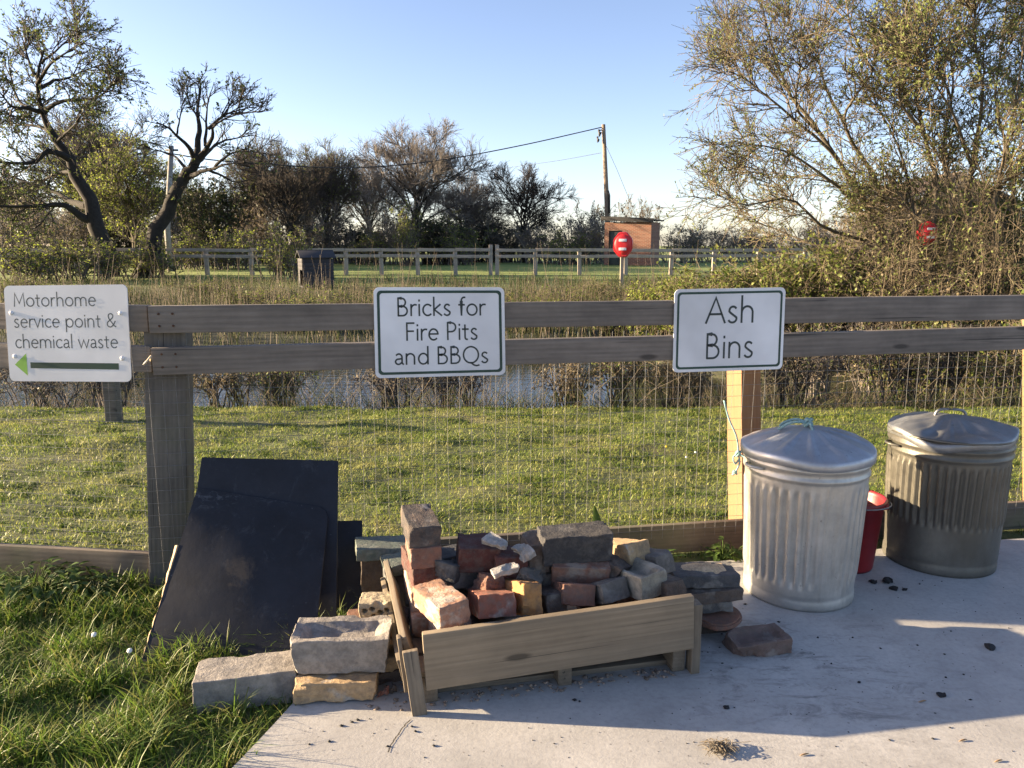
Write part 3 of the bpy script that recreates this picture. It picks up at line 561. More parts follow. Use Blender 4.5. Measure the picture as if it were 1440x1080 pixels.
# clumps standing in the reed bed
RB = [(60, 17), (150, 21), (250, 16), (340, 20), (420, 15.5), (500, 19), (680, 21), (740, 15.5), (800, 18.5), (860, 15), (910, 20), (30, 23), (300, 23.5), (555, 23), (840, 23)]
RL = ['left under the oak', 'right of the left sign', 'above the corner post', 'left of the dark hut', 'in front of the dark hut', 'right of the dark hut', 'right above the second sign', 'below the far gateposts', 'left of the lifebuoy', 'in front of the lifebuoy', 'right of the lifebuoy', 'at the far left bank', 'on the far bank left of the dark hut', 'on the far bank behind the second sign', 'on the far bank below the lifebuoy']
rc0 = None
for i, ((px, D), w_) in enumerate(zip(RB, RL)):
    if rc0 is None: rc0 = scrub('rush_clump', 'dark green and brown rush clump '+w_, px, D, .8, 1.1, 81, M_twigw, M_leaf_br, 60, 1.0, (.03, .09), 'rushes', 'rush clumps in the reed bed', None, .25, 1.0, .12)
    else: clone(rc0, spot(px, D), (1.2+.3*math.sin(i*2.1), 1.0, .75+.2*math.cos(i*1.7)), i*1.9, 'dark green and brown rush clump '+w_, 'rush clumps in the reed bed')
for px, D, h, wd, sd, ml, mw, ln, lab in [(320, 7.2, .40, .55, 61, M_leaf_tan, M_twigw, 1.0, 'brown leafy bank plant right of the grey corner post'), (395, 7.3, .34, .4, 62, M_leaf_br, M_twigw, .8, 'green bank plant beside the open water, left'),
        (560, 7.2, .42, .5, 63, M_leaf_tan, M_twigg, .35, 'dry grey twigs on the bank below the second sign'), (640, 7.2, .46, .5, 64, M_leaf_tan, M_twigg, .35, 'dry twiggy clump on the bank right below the second sign'), (800, 7.1, .46, .4, 65, M_leaf_tan, M_twigw, .8, 'brown twiggy clump at mid bank'),
        (880, 7.2, .50, .45, 66, M_leaf_br, M_twigw, .9, 'green and brown clump on the bank, mid right'), (960, 7.1, .55, .5, 67, M_leaf_tan, M_twigw, .8, 'tan reed-like clump on the bank left of the pale post'), (1110, 7.2, .62, .5, 68, M_leaf_dk, M_twigd, .8, 'dark clump on the bank right of the pale post'),
        (1150, 7.6, .6, .4, 71, M_leaf_tan, M_twig, .6, 'dark twiggy clump behind the nearer bin'), (1265, 7.3, .72, .6, 69, M_leaf_dk, M_twigd, 1.2, 'dark thicket on the bank behind the two bins'), (1330, 7.5, .66, .45, 72, M_leaf_dk, M_twigd, 1.1, 'dark thicket behind the farther bin'), (1430, 7.2, .70, .5, 70, M_leaf_br, M_twigw, 1.2, 'green bramble on the bank at the right edge'),
        (60, 7.2, .40, .7, 73, M_leaf_tan, M_twigg, .5, 'grey brown bank plants under the left sign'), (150, 7.4, .42, .5, 74, M_leaf_dk, M_twig, .6, 'dark bank plants behind the small pond post')]:
    scrub('bank_plant', lab, px, D, h*1.1, wd*.9, sd, mw, ml, 26, ln*.6, (.015, .045), 'plant', 'plants on the near bank', -0.16)

# reeds
def reeds(n, keep, x0, x1, y0, y1, hgt, r, mat, name, label, lean=.1, tail=.0):
    P = clump(n, x0, x1, y0, y1, keep); P = P[tuftiness(P, .8) + RNG.uniform(-.55, .55, len(P)) > -.1]; k = len(P); P = with_z(P); P[:, 2] = np.maximum(P[:, 2], -.5)
    h = RNG.uniform(hgt[0], hgt[1], k)*(1 + tail*(RNG.uniform(0, 1, k) > .90)); d = RNG.normal(size=(k, 3))*lean; d[:, 2] = 1
    mid = P + d*h[:, None]*.5 + RNG.normal(size=(k, 3))*.02*[1, 1, 0]; tip = P + (d+RNG.normal(size=(k, 3))*lean*.5*[1, 1, 0])*h[:, None]
    g = Geo(); g.tubes(np.stack([P, mid, tip], 1), np.array([r, r*.85, r*.4])[None]*RNG.uniform(.7, 1.3, k)[:, None], 3)
    return props(link(name, g.mesh(name, mat)), label, 'reeds', kind='stuff')
inview = lambda x, y: (np.abs(x) < .72*y+.8)
reeds(5600, lambda x, y: inview(x, y) & (x < 2.8+(y-12)*.25), -19, 6, 12.6, 25, (.30, .95), .0058, M_reed, 'dry_reeds', 'bed of dry tan reeds across the pond', .10, .9)
reeds(15000, lambda x, y: inview(x, y) & (x < 2.6+(y-12)*.25), -19, 6, 12.6, 24.5, (.25, .62), .006, M_reedg, 'green_reeds', 'green rushes mixed into the dry reed bed', .2)
reeds(9000, lambda x, y: inview(x, y), -22, 10, 23.5, 31, (.12, .36), .008, M_reedg, 'bank_shade_rushes', 'strip of dark rough grass added on the far bank below the field to stand in for its shade', .35)  # far bank shade imitated by an added strip of dark green stems
reeds(5200, lambda x, y: inview(x, y), -6, 5.5, 6.7, 8.0, (.2, .6), .0022, M_reed, 'bank_reeds', 'thin dry stems on the near bank of the pond', .42)
reeds(6500, lambda x, y: inview(x, y), -6, 5.5, 6.55, 7.3, (.08, .28), .0028, M_reedg, 'bank_grass', 'coarse dark grass along the near bank', .5)

# ------------------------------------------------------------------ front fence
def FP(u, out, h): return FO + FU*u + FN*out + Vector((0, 0, h))
fence = empty('timber_fence', FO, 'grey timber rail fence with wire mesh running across the yard', 'fence')
PO = FO + FN*0.0
def post(px_b, py_b, px_t, py_t, wd, dp, mat, out, ztop, label=None):
    """square post whose foot and head are read on the fence plane"""
    o = FO + FN*out; a = PL(px_b, py_b, o, FN); b_ = PL(px_t, py_t, o, FN); a = a + (a-b_).normalized()*0.35
    me = box_mesh('post', (b_-a).length, dp, wd, mat, 0.006, 0.003, 6, px_b)
    p = link('post', me, fence, frame((a+b_)/2, b_-a, FU)); 
    if label: p['label'] = label
    return p
post(243, 812, 237, 432, .150, .13, M_post, -.02, 1.1)
post(1047, 770, 1045, 432, .095, .15, M_newpost, -.055, 1.1, 'newer pale orange post')
post(1462, 720, 1462, 432, .088, .12, M_newpost, -.045, 1.1, 'newer pale orange post')
def rail(u0, u1, h0a, h1a, h0b, h1b, out, mat, name='rail', th=.038):
    a = FP(u0, out, (h0a+h1a)/2); b_ = FP(u1, out, (h0b+h1b)/2)
    return beam(name, a, b_, th, (h1a-h0a+h1b-h0b)/2, mat, fence, bev=.003, rough=.0018, cuts=5)
rail(.008, 2.42, 1.024, 1.128, 1.020, 1.122, .068, M_rail); rail(2.425, 4.6, 1.022, 1.124, 1.014, 1.132, .068, M_rail)
rail(.008, 2.42, .864, .970, .872, .975, .070, M_rail); rail(2.425, 4.6, .870, .974, .882, .990, .070, M_rail)
rail(.02, 2.55, -.015, .118, -.02, .115, .03, M_kick, 'gravel_board', .03); rail(2.555, 4.6, -.02, .115, -.02, .12, .03, M_kick, 'gravel_board', .03)
# left run, turning a little away
LU = Vector((-1, .13, 0)).normalized(); LN = Vector((-LU.y, LU.x, 0)); LN = LN if LN.y < 0 else -LN; LO = FP(.003, .045, 0)
def LP(u, out, h): return LO + LU*u + LN*out + Vector((0, 0, h))
for h0, h1 in ((1.028, 1.128), (.872, .972)): beam('rail', LP(.0, .0, (h0+h1)/2), LP(1.7, .0, (h0+h1)/2+.004), .038, h1-h0, M_rail, fence, bev=.003, rough=.0018, cuts=5)
beam('gravel_board', LP(-.02, -.02, .055), LP(1.7, -.02, .05), .03, .135, M_kick, fence, bev=.003, rough=.002, cuts=5)
# welded wire mesh, 50 mm
def wiremesh(fn, u0, u1, out, h0, h1, name='wire_mesh', step=.05):
    g = Geo(); us = np.arange(u0, u1, step); hs = np.arange(h0, h1, .05); V = []
    for u in us: V.append([fn(u+.004*noise.noise(Vector((u*9, h*3, 1))), out+.010*noise.noise(Vector((u*1.3, h*2, 4))), h) for h in np.linspace(h0-.04, h1+.012, 14)])
    g.tubes(np.array(V), np.full((len(V), 14), .00062), 4); V = []
    uu = np.linspace(u0, u1, 70)
    for h in hs: V.append([fn(u, out+.003+.010*noise.noise(Vector((u*1.3, h*2, 4))), h+.006*noise.noise(Vector((u*1.7, h*7, 9)))) for u in uu])
    g.tubes(np.array(V), np.full((len(V), 70), .00075), 4)
    o = link(name, g.mesh(name, M_wire, True), fence); o['kind'] = 'stuff'; return o
wiremesh(FP, -.07, 4.6, .060, .10, .985); wiremesh(LP, .02, 1.7, -.024, .10, .985)
# rusty nail heads where the rails meet the posts
M_nail = plain('rusty nail', (.10, .05, .03), .8, .3, .3, 40, 0)
for u_ in (.045, .095, 2.36, 2.47, 4.0):
    for h_ in (1.052, 1.098, .895, .945):
        link('nail_head', tube_mesh('nail_head', [FP(u_, .0855, h_), FP(u_, .0905, h_)], .0045, M_nail, 8), fence)
# bent nail
nl = PL(212, 507, FP(0, .1, 0), FN); link('nail', tube_mesh('nail', [nl, nl+Vector((.012, -.02, .02)), nl+Vector((-.012, -.035, -.012))], .004, plain('pale nail', (.6, .5, .36), .5)), fence)

# pond-side post behind the lawn
pp = G(161, 592, -.03); pr_ = empty('pond_post', (pp.x, pp.y, -.04), 'short dark grey post on the lawn edge under the left sign', 'post')
top = PY(160, 505, pp.y); link('post', box_mesh('post', .1, .1, top.z+.25, M_post, .006, .002, 4), pr_, Matrix.Translation((pp.x, pp.y, top.z/2-.1)))
link('line_wire', tube_mesh('line_wire', smooth_line([PY(-60, 588, pp.y+.02), PY(90, 591, pp.y-.06), PY(200, 594, pp.y-.07), PY(420, 597, pp.y-.02)], 20), .003, M_wire, 5), pr_)

# ------------------------------------------------------------------ lettering: plain light strokes
def arc(cx, cy, rx, ry, a0, a1, n=14): return [(cx+rx*math.cos(R(a0+(a1-a0)*i/n)), cy+ry*math.sin(R(a0+(a1-a0)*i/n))) for i in range(n+1)]
GLY = {' ': (.32, []),
 'M': (.98, [[(.05, 0), (.13, 1), (.48, .22), (.85, 1), (.92, 0)]]), 'o': (.70, [arc(.35, .32, .3, .32, 90, 450, 26)]),
 't': (.42, [[(.18, .86), (.18, .14)] + arc(.30, .12, .12, .12, 180, 280, 6), [(.02, .61), (.38, .61)]]),
 'r': (.40, [[(.08, 0), (.08, .64)], arc(.32, .36, .24, .27, 180, 72, 8)]), 'h': (.66, [[(.08, 0), (.08, 1.06)], arc(.32, .39, .24, .25, 180, 0, 14) + [(.56, 0)]]),
 'm': (1.06, [[(.08, 0), (.08, .64)], arc(.30, .40, .22, .24, 180, 0, 12) + [(.52, 0)], arc(.74, .40, .22, .24, 180, 0, 12) + [(.96, 0)]]),
 'n': (.66, [[(.08, 0), (.08, .64)], arc(.32, .39, .24, .25, 180, 0, 14) + [(.56, 0)]]), 'e': (.64, [[(.05, .35), (.59, .35)] + arc(.33, .32, .27, .32, 6, 312, 20)]),
 's': (.48, [arc(.25, .475, .16, .165, 38, 190, 9) + [(.13, .40), (.34, .25)] + arc(.23, .16, .18, .16, 15, -150, 10)]), 'v': (.55, [[(.02, .64), (.27, 0), (.53, .64)]]),
 'i': (.18, [[(.09, 0), (.09, .64)], [(.09, .84), (.09, .90)]]), 'c': (.56, [arc(.34, .32, .28, .32, 48, 312, 20)]), 'p': (.72, [[(.08, .64), (.08, -.36)], arc(.37, .32, .28, .32, 90, 450, 24)]),
 'l': (.18, [[(.09, 0), (.09, 1.06)]]), 'w': (.92, [[(.02, .64), (.23, 0), (.46, .62), (.68, 0), (.90, .64)]]),
 'a': (.56, [arc(.26, .42, .19, .22, 140, 0, 10) + [(.45, .08), (.53, .01)], [(.45, .36), (.28, .33)] + arc(.24, .17, .18, .16, 80, 290, 12) + [(.45, .13)]]),
 'B': (.70, [[(.09, 0), (.09, 1), (.30, 1)] + arc(.30, .77, .22, .23, 90, -90, 10) + [(.09, .54), (.34, .54)] + arc(.34, .27, .28, .27, 90, -90, 12) + [(.09, 0)]]),
 'k': (.56, [[(.08, 0), (.08, 1.06)], [(.46, .64), (.10, .34), (.54, 0)]]), 'f': (.38, [[(.16, 0), (.16, .84)] + arc(.34, .84, .18, .21, 180, 75, 8), [(.0, .61), (.34, .61)]]),
 'F': (.56, [[(.09, 0), (.09, 1), (.52, 1)], [(.09, .53), (.48, .53)]]), 'P': (.64, [[(.09, 0), (.09, 1), (.30, 1)] + arc(.30, .735, .28, .265, 90, -90, 12) + [(.09, .47)]]),
 'd': (.72, [[(.64, 0), (.64, 1.06)], arc(.36, .32, .28, .32, 90, 450, 24)]), 'Q': (1.06, [arc(.53, .5, .46, .5, 90, 450, 32), [(.52, .02), (.70, -.13), (.86, -.18), (1.02, -.14)]]),
 'A': (.86, [[(.02, 0), (.43, 1), (.84, 0)], [(.16, .35), (.70, .35)]]),
 '&': (.80, [[(.76, .02), (.62, .10), (.20, .66)] + arc(.36, .82, .19, .19, 215, -40, 14) + [(.40, .60), (.18, .44)] + arc(.29, .23, .23, .23, 130, 300, 12) + [(.60, .20), (.72, .44)]])}
def strokes(text, sw):
    """flat ribbons in em units; returns V (n,2), Q and the width"""
    V, Q, x = [], [], 0.0
    for ch in text:
        adv, pl = GLY[ch]
        for L in pl:
            n = len(L); base = len(V)
            for i, (a, b_) in enumerate(L):
                p = Vector((a, b_)); d0 = (p-Vector(L[i-1])).normalized() if i else None; d1 = (Vector(L[i+1])-p).normalized() if i < n-1 else None
                if d0 is None: d, k = d1, 1
                elif d1 is None: d, k = d0, 1
                else: d = (d0+d1); d = d.normalized() if d.length > 1e-4 else d1; k = min(1.9, 1/max(.3, d.dot(d1)))
                nn = Vector((-d.y, d.x))*sw/2*k; e = (-d*sw*.3 if d0 is None else d*sw*.3 if d1 is None else Vector((0, 0)))
                V += [(x+a+e.x+nn.x, b_+e.y+nn.y), (x+a+e.x-nn.x, b_+e.y-nn.y)]
            Q += [[base+2*i, base+2*i+1, base+2*i+3, base+2*i+2] for i in range(n-1)]
        x += adv + .075
    return V, Q, x-.075
def sign(name, label, corners, o, n, lines, border, screws, ink, extra=None, rad=.022):
    """corners TL,TR,BR,BL read on the plane; real board 4 mm thick"""
    C = [PL(px, py, o, n) for px, py in corners]; root = empty(name, (C[2]+C[3])/2, label, 'sign')
    def at(u, v, out): return (C[0]*(1-u)+C[1]*u)*(1-v) + (C[3]*(1-u)+C[2]*u)*v + n*out
    wd = (C[1]-C[0]).length; ht = (C[3]-C[0]).length
    def rr_(m0, r): # rounded rectangle in u,v
        L = []; a, b_ = r/wd, r/ht; mu, mv = m0/wd, m0/ht
        for cx, cy, s in ((1-mu-a, mv+b_, -90), (1-mu-a, 1-mv-b_, 0), (mu+a, 1-mv-b_, 90), (mu+a, mv+b_, 180)): L += [(cx+a*math.cos(R(s+15*k)), cy+b_*math.sin(R(s+15*k))) for k in range(7)]
        return L
    bm = bmesh.new(); ol = rr_(0, rad); fr = [bm.verts.new(at(u, v, .0)) for u, v in ol]; bk = [bm.verts.new(at(u, v, -.004)) for u, v in ol]
    bm.faces.new(fr); bm.faces.new(bk[::-1]); k = len(ol)
    for i in range(k): bm.faces.new((fr[i], bk[i], bk[(i+1) % k], fr[(i+1) % k]))
    link('board', bm_mesh('board', bm, M_white), root)
    if border:
        m0, sw = border; A, B_ = rr_(m0, rad*.75), rr_(m0+sw, rad*.55); V = [at(u, v, .0007) for u, v in A+B_]
        link('border', mesh_np('border', [tuple(p) for p in V], [[i, (i+1) % k, k+(i+1) % k, k+i] for i in range(k)], None, M_dkgreen), root)
    for txt, u0, u1, v0, cap, sw in lines:
        V, Q, W = strokes(txt, sw); P = [tuple(at(u0+(u1-u0)*x/W, v0-cap*y, .0008)) for x, y in V]
        o_ = link('lettering', mesh_np('lettering', P, Q, None, ink), root); o_['label'] = 'line of lettering reading ' + txt
    for u, v in screws:
        bm = bmesh.new(); bmesh.ops.create_uvsphere(bm, u_segments=14, v_segments=8, radius=.0085)
        bmesh.ops.scale(bm, vec=(1, 1, .55), verts=bm.verts)
        link('screw_cap', bm_mesh('screw_cap', bm, M_white, 60), root, frame(at(u, v, .001), FU, n) if abs(n.z) > .9 else Matrix.Translation(at(u, v, .001)) @ n.to_track_quat('Z', 'Y').to_matrix().to_4x4())
    if extra: extra(root, at)
    return root
so_ = FP(0, .0975, 0)
sign('bricks_sign', 'white sign with green border reading Bricks for Fire Pits and BBQs', [(525, 404), (709, 404), (711, 527), (528, 532)], so_, FN,
     [('Bricks for', .171, .850, .310, .190, .10), ('Fire Pits', .233, .788, .583, .190, .10), ('and BBQs', .146, .868, .852, .185, .10)], (.0125, .0105), [], M_ink)
sign('ash_bins_sign', 'white sign with green border reading Ash Bins above the nearer bin', [(949, 407), (1105, 404), (1100, 519), (946, 524)], so_, FN,
     [('Ash', .280, .725, .410, .300, .088), ('Bins', .285, .725, .838, .292, .088)], (.0125, .0095), [], M_ink)
def arrow(root, at):
    tri = [tuple(at(u, v, .0008)) for u, v in ((.052, .822), (.152, .703), (.155, .940))]
    link('arrow_head', mesh_np('arrow_head', tri, None, [[0, 1, 2]], M_ltgreen), root)
    q = [tuple(at(u, v, .0008)) for u, v in ((.182, .798), (.905, .806), (.905, .872), (.182, .860))]
    link('arrow_shaft', mesh_np('arrow_shaft', q, [[0, 1, 2, 3]], None, M_dkgreen), root)
sign('service_point_sign', 'white sign with a green arrow reading Motorhome service point and chemical waste', [(5, 402), (178, 400), (185, 537), (14, 536)], LO+LN*.0245, LN,
     [('Motorhome', .075, .748, .212, .135, .09), ('service point &', .066, .902, .430, .135, .09), ('chemical waste', .066, .908, .645, .135, .09)], None, [(.05, .28), (.94, .29), (.055, .735), (.935, .755)], M_inkg, arrow)

# ------------------------------------------------------------------ galvanised bins
def galv(name, base, dirt, dcol, metal=.35):
    m, t, b, _ = mat_new(name); v = coords(t)
    c = ramp(t, nz(t, v, 7, 6, .7), [(.3, [x*.72 for x in base]), (.55, base), (.75, [min(1, x*1.2) for x in base])])
    c = mix(t, ramp(t, nz(t, coords(t, (1, 1, .25)), 14, 6, .75), [(.56, 0), (.74, .5)]), c, [x*.5 for x in base])
    c = mix(t, ramp(t, nz(t, coords(t, (1, 1, .5), loc=(3, 3, 3)), 3.2, 6, .7), [(.60-dirt*.4, 0), (.78-dirt*.3, .3+.6*dirt)]), c, dcol)
    c = mix(t, ramp(t, nz(t, coords(t, loc=(7, 1, 2)), 40, 3, .6), [(.68, 0), (.74, .5)]), c, (.08, .075, .07))
    t.links.new(c, b.inputs['Base Color']); setb(b, Metallic=metal); 
    t.links.new(ramp(t, nz(t, v, 11, 5, .7), [(.3, .34), (.7, .58)]), b.inputs['Roughness']); bump(t, b, nz(t, v, 9, 5, .6), .07, .01); return m
def lathe(name, prof, n, mat, rib=None, warp=None, close=False):
    th = np.linspace(0, 2*np.pi, n, endpoint=False); V = np.zeros((len(prof), n, 3))
    for i, (r, z) in enumerate(prof):
        rr2 = np.full(n, r); zz = np.full(n, z)
        if rib: rr2, zz = rib(th, rr2, zz, i)
        V[i, :, 0] = rr2*np.cos(th); V[i, :, 1] = rr2*np.sin(th); V[i, :, 2] = zz
    if warp: V = warp(V)
    ix_ = np.arange(len(prof)*n).reshape(len(prof), n); nx = np.roll(ix_, -1, 1)
    Q = np.stack([ix_[:-1], nx[:-1], nx[1:], ix_[1:]], -1).reshape(-1, 4)
    return mesh_np(name, V.reshape(-1, 3), Q, None, mat, True)
def bin_(label, loc, rb, rt, H, ribs, z0, z1, mb, ml, lid_r, lid_h, rz, dent, strap, seed, flat=(0, 0)):
    root = empty('dustbin', loc, label, 'dustbin', 'galvanised ash bins'); I = Matrix.Translation(loc) @ Matrix.Rotation(rz, 4, 'Z')
    def rad_(z): return rb + (rt-rb)*z/H
    prof = [(.01, .012), (rb*.97, .012), (rb*.985, .0), (rb*1.01, .002), (rb*1.015, .012), (rb*1.012, .035), (rb*1.0, .042)]
    nb = len(prof); zs = list(np.linspace(.05, H-.10, 34)); prof += [(rad_(z), z) for z in zs]; ne = len(prof)
    for z, d in ((H-.092, 0), (H-.086, .006), (H-.078, .006), (H-.072, 0), (H-.055, 0), (H-.049, .006), (H-.041, .006), (H-.035, 0), (H-.012, 0), (H-.010, .008), (H-.002, .008), (H, .002), (H-.002, -.004)): prof.append((rad_(z)+d, z))
    def rib(th, r, z, i):
        zz = z[0]; k = float(sstep(np.array(zz), z0, z0+.02)*(1-sstep(np.array(zz), z1-.02, z1)))
        if nb <= i < ne:
            s = np.clip(np.sin(th*ribs)*2.4, -1, 1); fl = 1-flat[1]*np.exp(-((np.mod(th-flat[0]+np.pi, 2*np.pi)-np.pi)/.42)**4); r = r + k*.0052*(s-.2)*fl
            r = r - dent*(.012*np.exp(-((th-4.3)/.35)**2 - ((zz-.22)/.12)**2) + .009*np.exp(-((th-5.4)/.3)**2-((zz-.36)/.1)**2)) + .0022*np.sin(3*th+seed+zz*6) + .0042*np.exp(-((np.mod(th-(flat[0]-.22)+np.pi, 2*np.pi)-np.pi)/.016)**2)
        return r, z
    link('body', lathe('body', prof, 320, mb, rib), root, I)
    # lid
    lp = [(lid_r*.985, H-.032), (lid_r, H-.030), (lid_r*1.004, H-.012), (lid_r*.998, H+.002), (lid_r*.975, H+.006)]; ne2 = len(lp)
    for k in range(1, 15):
        u = k/14; lp.append((lid_r*.975*(1-u)+.012*u, H+.006+lid_h*(1-(1-u)**1.35)*.98))
    lp.append((.001, H+.006+lid_h))
    def lrib(th, r, z, i):
        u = r[0]/lid_r
        if i >= ne2: z = z + .0065*np.maximum(0, np.sin(th*12))**1.5*np.clip((u-.18)*3, 0, 1)*np.clip((1-u)*9, 0, 1)
        return r, z
    def warp(V):
        x, y = V[..., 0], V[..., 1]; a = np.arctan2(y, x); rr3 = np.hypot(x, y)/lid_r
        V[..., 2] += dent*rr3*(.014*np.sin(2*a+seed) + .009*np.sin(5*a+1.3*seed)) + .004*rr3*np.sin(a+seed) - dent*.028*np.exp(-((x-.03)/.08)**2-((y+.13)/.05)**2) - dent*.022*np.exp(-((x+.10)/.05)**2-((y+.10)/.08)**2) + dent*.014*np.exp(-((x-.09)/.03)**2-((y+.10)/.05)**2); return V
    link('lid', lathe('lid', lp, 192, ml, lrib, warp), root, I)
    # carrying handles
    for a in (R(12), R(190)):
        rr4 = rad_(H-.07)+.004; c_ = []
        for s in np.linspace(-1, 1, 13): c_.append((math.cos(a+s*.20)*(rr4+.030*(1-s*s)), math.sin(a+s*.20)*(rr4+.030*(1-s*s)), H-.062+.004*(1-s*s)))
        link('handle', tube_mesh('handle', c_, .0055, mb, 7), root, I)
    if strap:
        c_ = [(-.062, .02, H+lid_h-.012), (-.055, .02, H+lid_h+.012), (-.03, .02, H+lid_h+.022), (.03, .02, H+lid_h+.022), (.055, .02, H+lid_h+.012), (.062, .02, H+lid_h-.012)]
        link('lid_handle', tube_mesh('lid_handle', smooth_line(c_, 16), .006, ml, 7), root, I)
    return root
M_g1 = galv('pale galvanised steel', (.46, .455, .425), .3, (.27, .25, .21), .6); M_g1l = galv('blue grey galvanised lid', (.40, .42, .445), .1, (.19, .19, .185), .7)
M_g2 = galv('grimy galvanised steel', (.165, .16, .14), .75, (.085, .08, .064), .4); M_g2l = galv('dull galvanised lid', (.25, .26, .265), .3, (.15, .15, .145), .6)
B1 = Vector((1.140, 2.880, 0)); B2 = Vector((1.872, 3.19, 0))
bin_('pale galvanised dustbin with a blue rope on its lid, nearest the camera', B1, .205, .230, .592, 38, .09, .47, M_g1, M_g1l, .246, .070, R(8), .35, False, 1.0, (R(-84), .85))
bin_('grimy brown grey dustbin with a dented lid, beyond the red bucket', B2, .218, .236, .580, 46, .20, .47, M_g2, M_g2l, .243, .060, R(-10), 1.0, True, 2.2)
M_rope = plain('blue green rope', (.20, .33, .34), .8, 0, .4, 160, .5)
def rope(label, lines, r, knots, base):
    root = empty('rope', base, label, 'rope')
    for L in lines: link('strand', tube_mesh('strand', smooth_line(L, 26), r, M_rope, 6), root)
    for c_, s in knots:
        pts = [Vector(c_)+Vector((s*math.cos(a*1.0), s*.7*math.sin(a), s*.9*math.sin(a*1.7+.5))) for a in np.linspace(0, 11, 40)]
        link('knot', tube_mesh('knot', pts, r*1.05, M_rope, 6), root)
ap = Vector((B1.x, B1.y, .664))
rope('pale blue rope knotted on top of the pale dustbin lid', [[ap+Vector((0, 0, .012)), ap+Vector((-.035, -.01, .022)), ap+Vector((-.075, .0, .014)), ap+Vector((-.11, .012, -.012))], [ap+Vector((-.004, 0, .016)), ap+Vector((-.04, .02, .026)), ap+Vector((-.08, .03, .012)), ap+Vector((-.10, .03, -.004))], [ap+Vector((.0, -.01, .02)), ap+Vector((.003, -.03, .002)), ap+Vector((.004, -.05, -.018))]], .0055, [(ap+Vector((0, 0, .018)), .014)], ap)
po = FP(0, .07, 0); k1 = PL(1018, 563, po, FN); k2 = PL(1033, 612, po, FN)+Vector((0, -.03, 0)); k3 = PL(1034, 634, po, FN)+Vector((0, -.05, 0)); k4 = PL(1029, 660, po, FN)+Vector((0, -.05, 0))
rope('blue rope hanging from the pale post, knotted beside the pale dustbin', [[k1, k1*.5+k2*.5+Vector((-.006, 0, 0)), k2, k3], [k3, (k3+k4)/2+Vector((.012, 0, 0)), k4, k4+Vector((-.012, 0, -.012))], [k3, k3+Vector((.03, -.03, -.01)), k3+Vector((.045, -.05, .02))], [k3, k3+Vector((-.022, 0, -.015)), k3+Vector((-.012, 0, -.045)), k3+Vector((.006, 0, -.02))]], .0042, [(k3, .012), (k4, .008)], k1)

# red bucket
M_red = plain('red plastic', (.20, .011, .014), .42, 0, .15, 20, .05); M_redlid = plain('grimy red lid', (.22, .055, .05), .6, 0, .7, 45, .2)
BK = Vector((1.438, 3.120, 0)); bk = empty('bucket', BK, 'red plastic bucket of grimy ash between the two dustbins', 'bucket'); I = Matrix.Translation(BK)
link('body', lathe('body', [(.005, .004), (.098, .004), (.102, .0), (.106, .01), (.131, .290), (.139, .290), (.142, .295), (.142, .306), (.137, .309), (.131, .306), (.127, .292), (.108, .06), (.004, .06)], 96, M_red), bk, I)
link('ash_fill', lathe('ash_fill', [(.1225, .236), (.09, .246), (.05, .250), (.001, .247)], 64, plain('grimy ash fill', (.20, .13, .115), .95, 0, .5, 40, .5)), bk, I)
hd = [(math.cos(a)*.146, math.sin(a)*.146-.02, .292-.010*math.sin(a*1.0)) for a in np.linspace(R(190), R(350), 22)]
link('bail_handle', tube_mesh('bail_handle', hd, .0028, M_wire, 6), bk, I)
link('ear', box_mesh('ear', .022, .02, .03, M_red, .004), bk, Matrix.Translation(BK+Vector((.139, -.02, .268))))

# ------------------------------------------------------------------ leaning black sheets
def sheetm(name, patch):
    m, t, b, _ = mat_new(name); v = coords(t); col = (.0115, .0135, .0185)
    c = ramp(t, nz(t, v, 5, 6, .7), [(.3, [x*.75 for x in col]), (.7, [x*1.5 for x in col])])
    c = mix(t, ramp(t, nz(t, v, 55, 4, .6), [(.69, 0), (.75, .35)]), c, (.16, .17, .18))
    sc_ = nz(t, coords(t, (1, 1, .35)), 13, 7, .8, .8); c = mix(t, ramp(t, sc_, [(.56, 0), (.74, .35)]), c, (.09, .10, .115))
    if patch is not None:
        sz_ = N(t, 'ShaderNodeSeparateXYZ'); t.links.new(v, sz_.inputs[0])
        c = mix(t, mix(t, 1.0, ramp(t, sz_.outputs[2], [(.375, 0), (.415, 1.0), (.45, .5)]), ramp(t, nz(t, coords(t, (1, 1, 2)), 22, 6, .75, 1.0), [(.52, 0), (.66, .6)]), 'MULTIPLY'), c, (.13, .14, .155))
        ge = N(t, 'ShaderNodeTexCoord'); mp = N(t, 'ShaderNodeVectorMath', operation='DISTANCE'); t.links.new(ge.outputs['Object'], mp.inputs[0]); mp.inputs[1].default_value = patch
        dn = N(t, 'ShaderNodeMath', operation='ADD'); t.links.new(mp.outputs['Value'], dn.inputs[0])
        n_ = nz(t, v, 14, 5, .7, .6); mm = N(t, 'ShaderNodeMath', operation='MULTIPLY_ADD'); mm.inputs[1].default_value = .22; mm.inputs[2].default_value = -.11; t.links.new(n_, mm.inputs[0]); t.links.new(mm.outputs[0], dn.inputs[1])
        c = mix(t, ramp(t, dn.outputs[0], [(.02, .6), (.06, 0)]), c, (.085, .065, .045))
    t.links.new(c, b.inputs['Base Color']); t.links.new(ramp(t, nz(t, v, 8, 5, .7), [(.3, .5), (.7, .8)]), b.inputs['Roughness']); b.inputs['Specular IOR Level'].default_value = .35; bump(t, b, nz(t, v, 6, 5, .6), .2, .006); return m
M_ply = wood('split ply edge', (.26, .17, .09), (.48, .34, .2), 2.0, .2, knots=False)
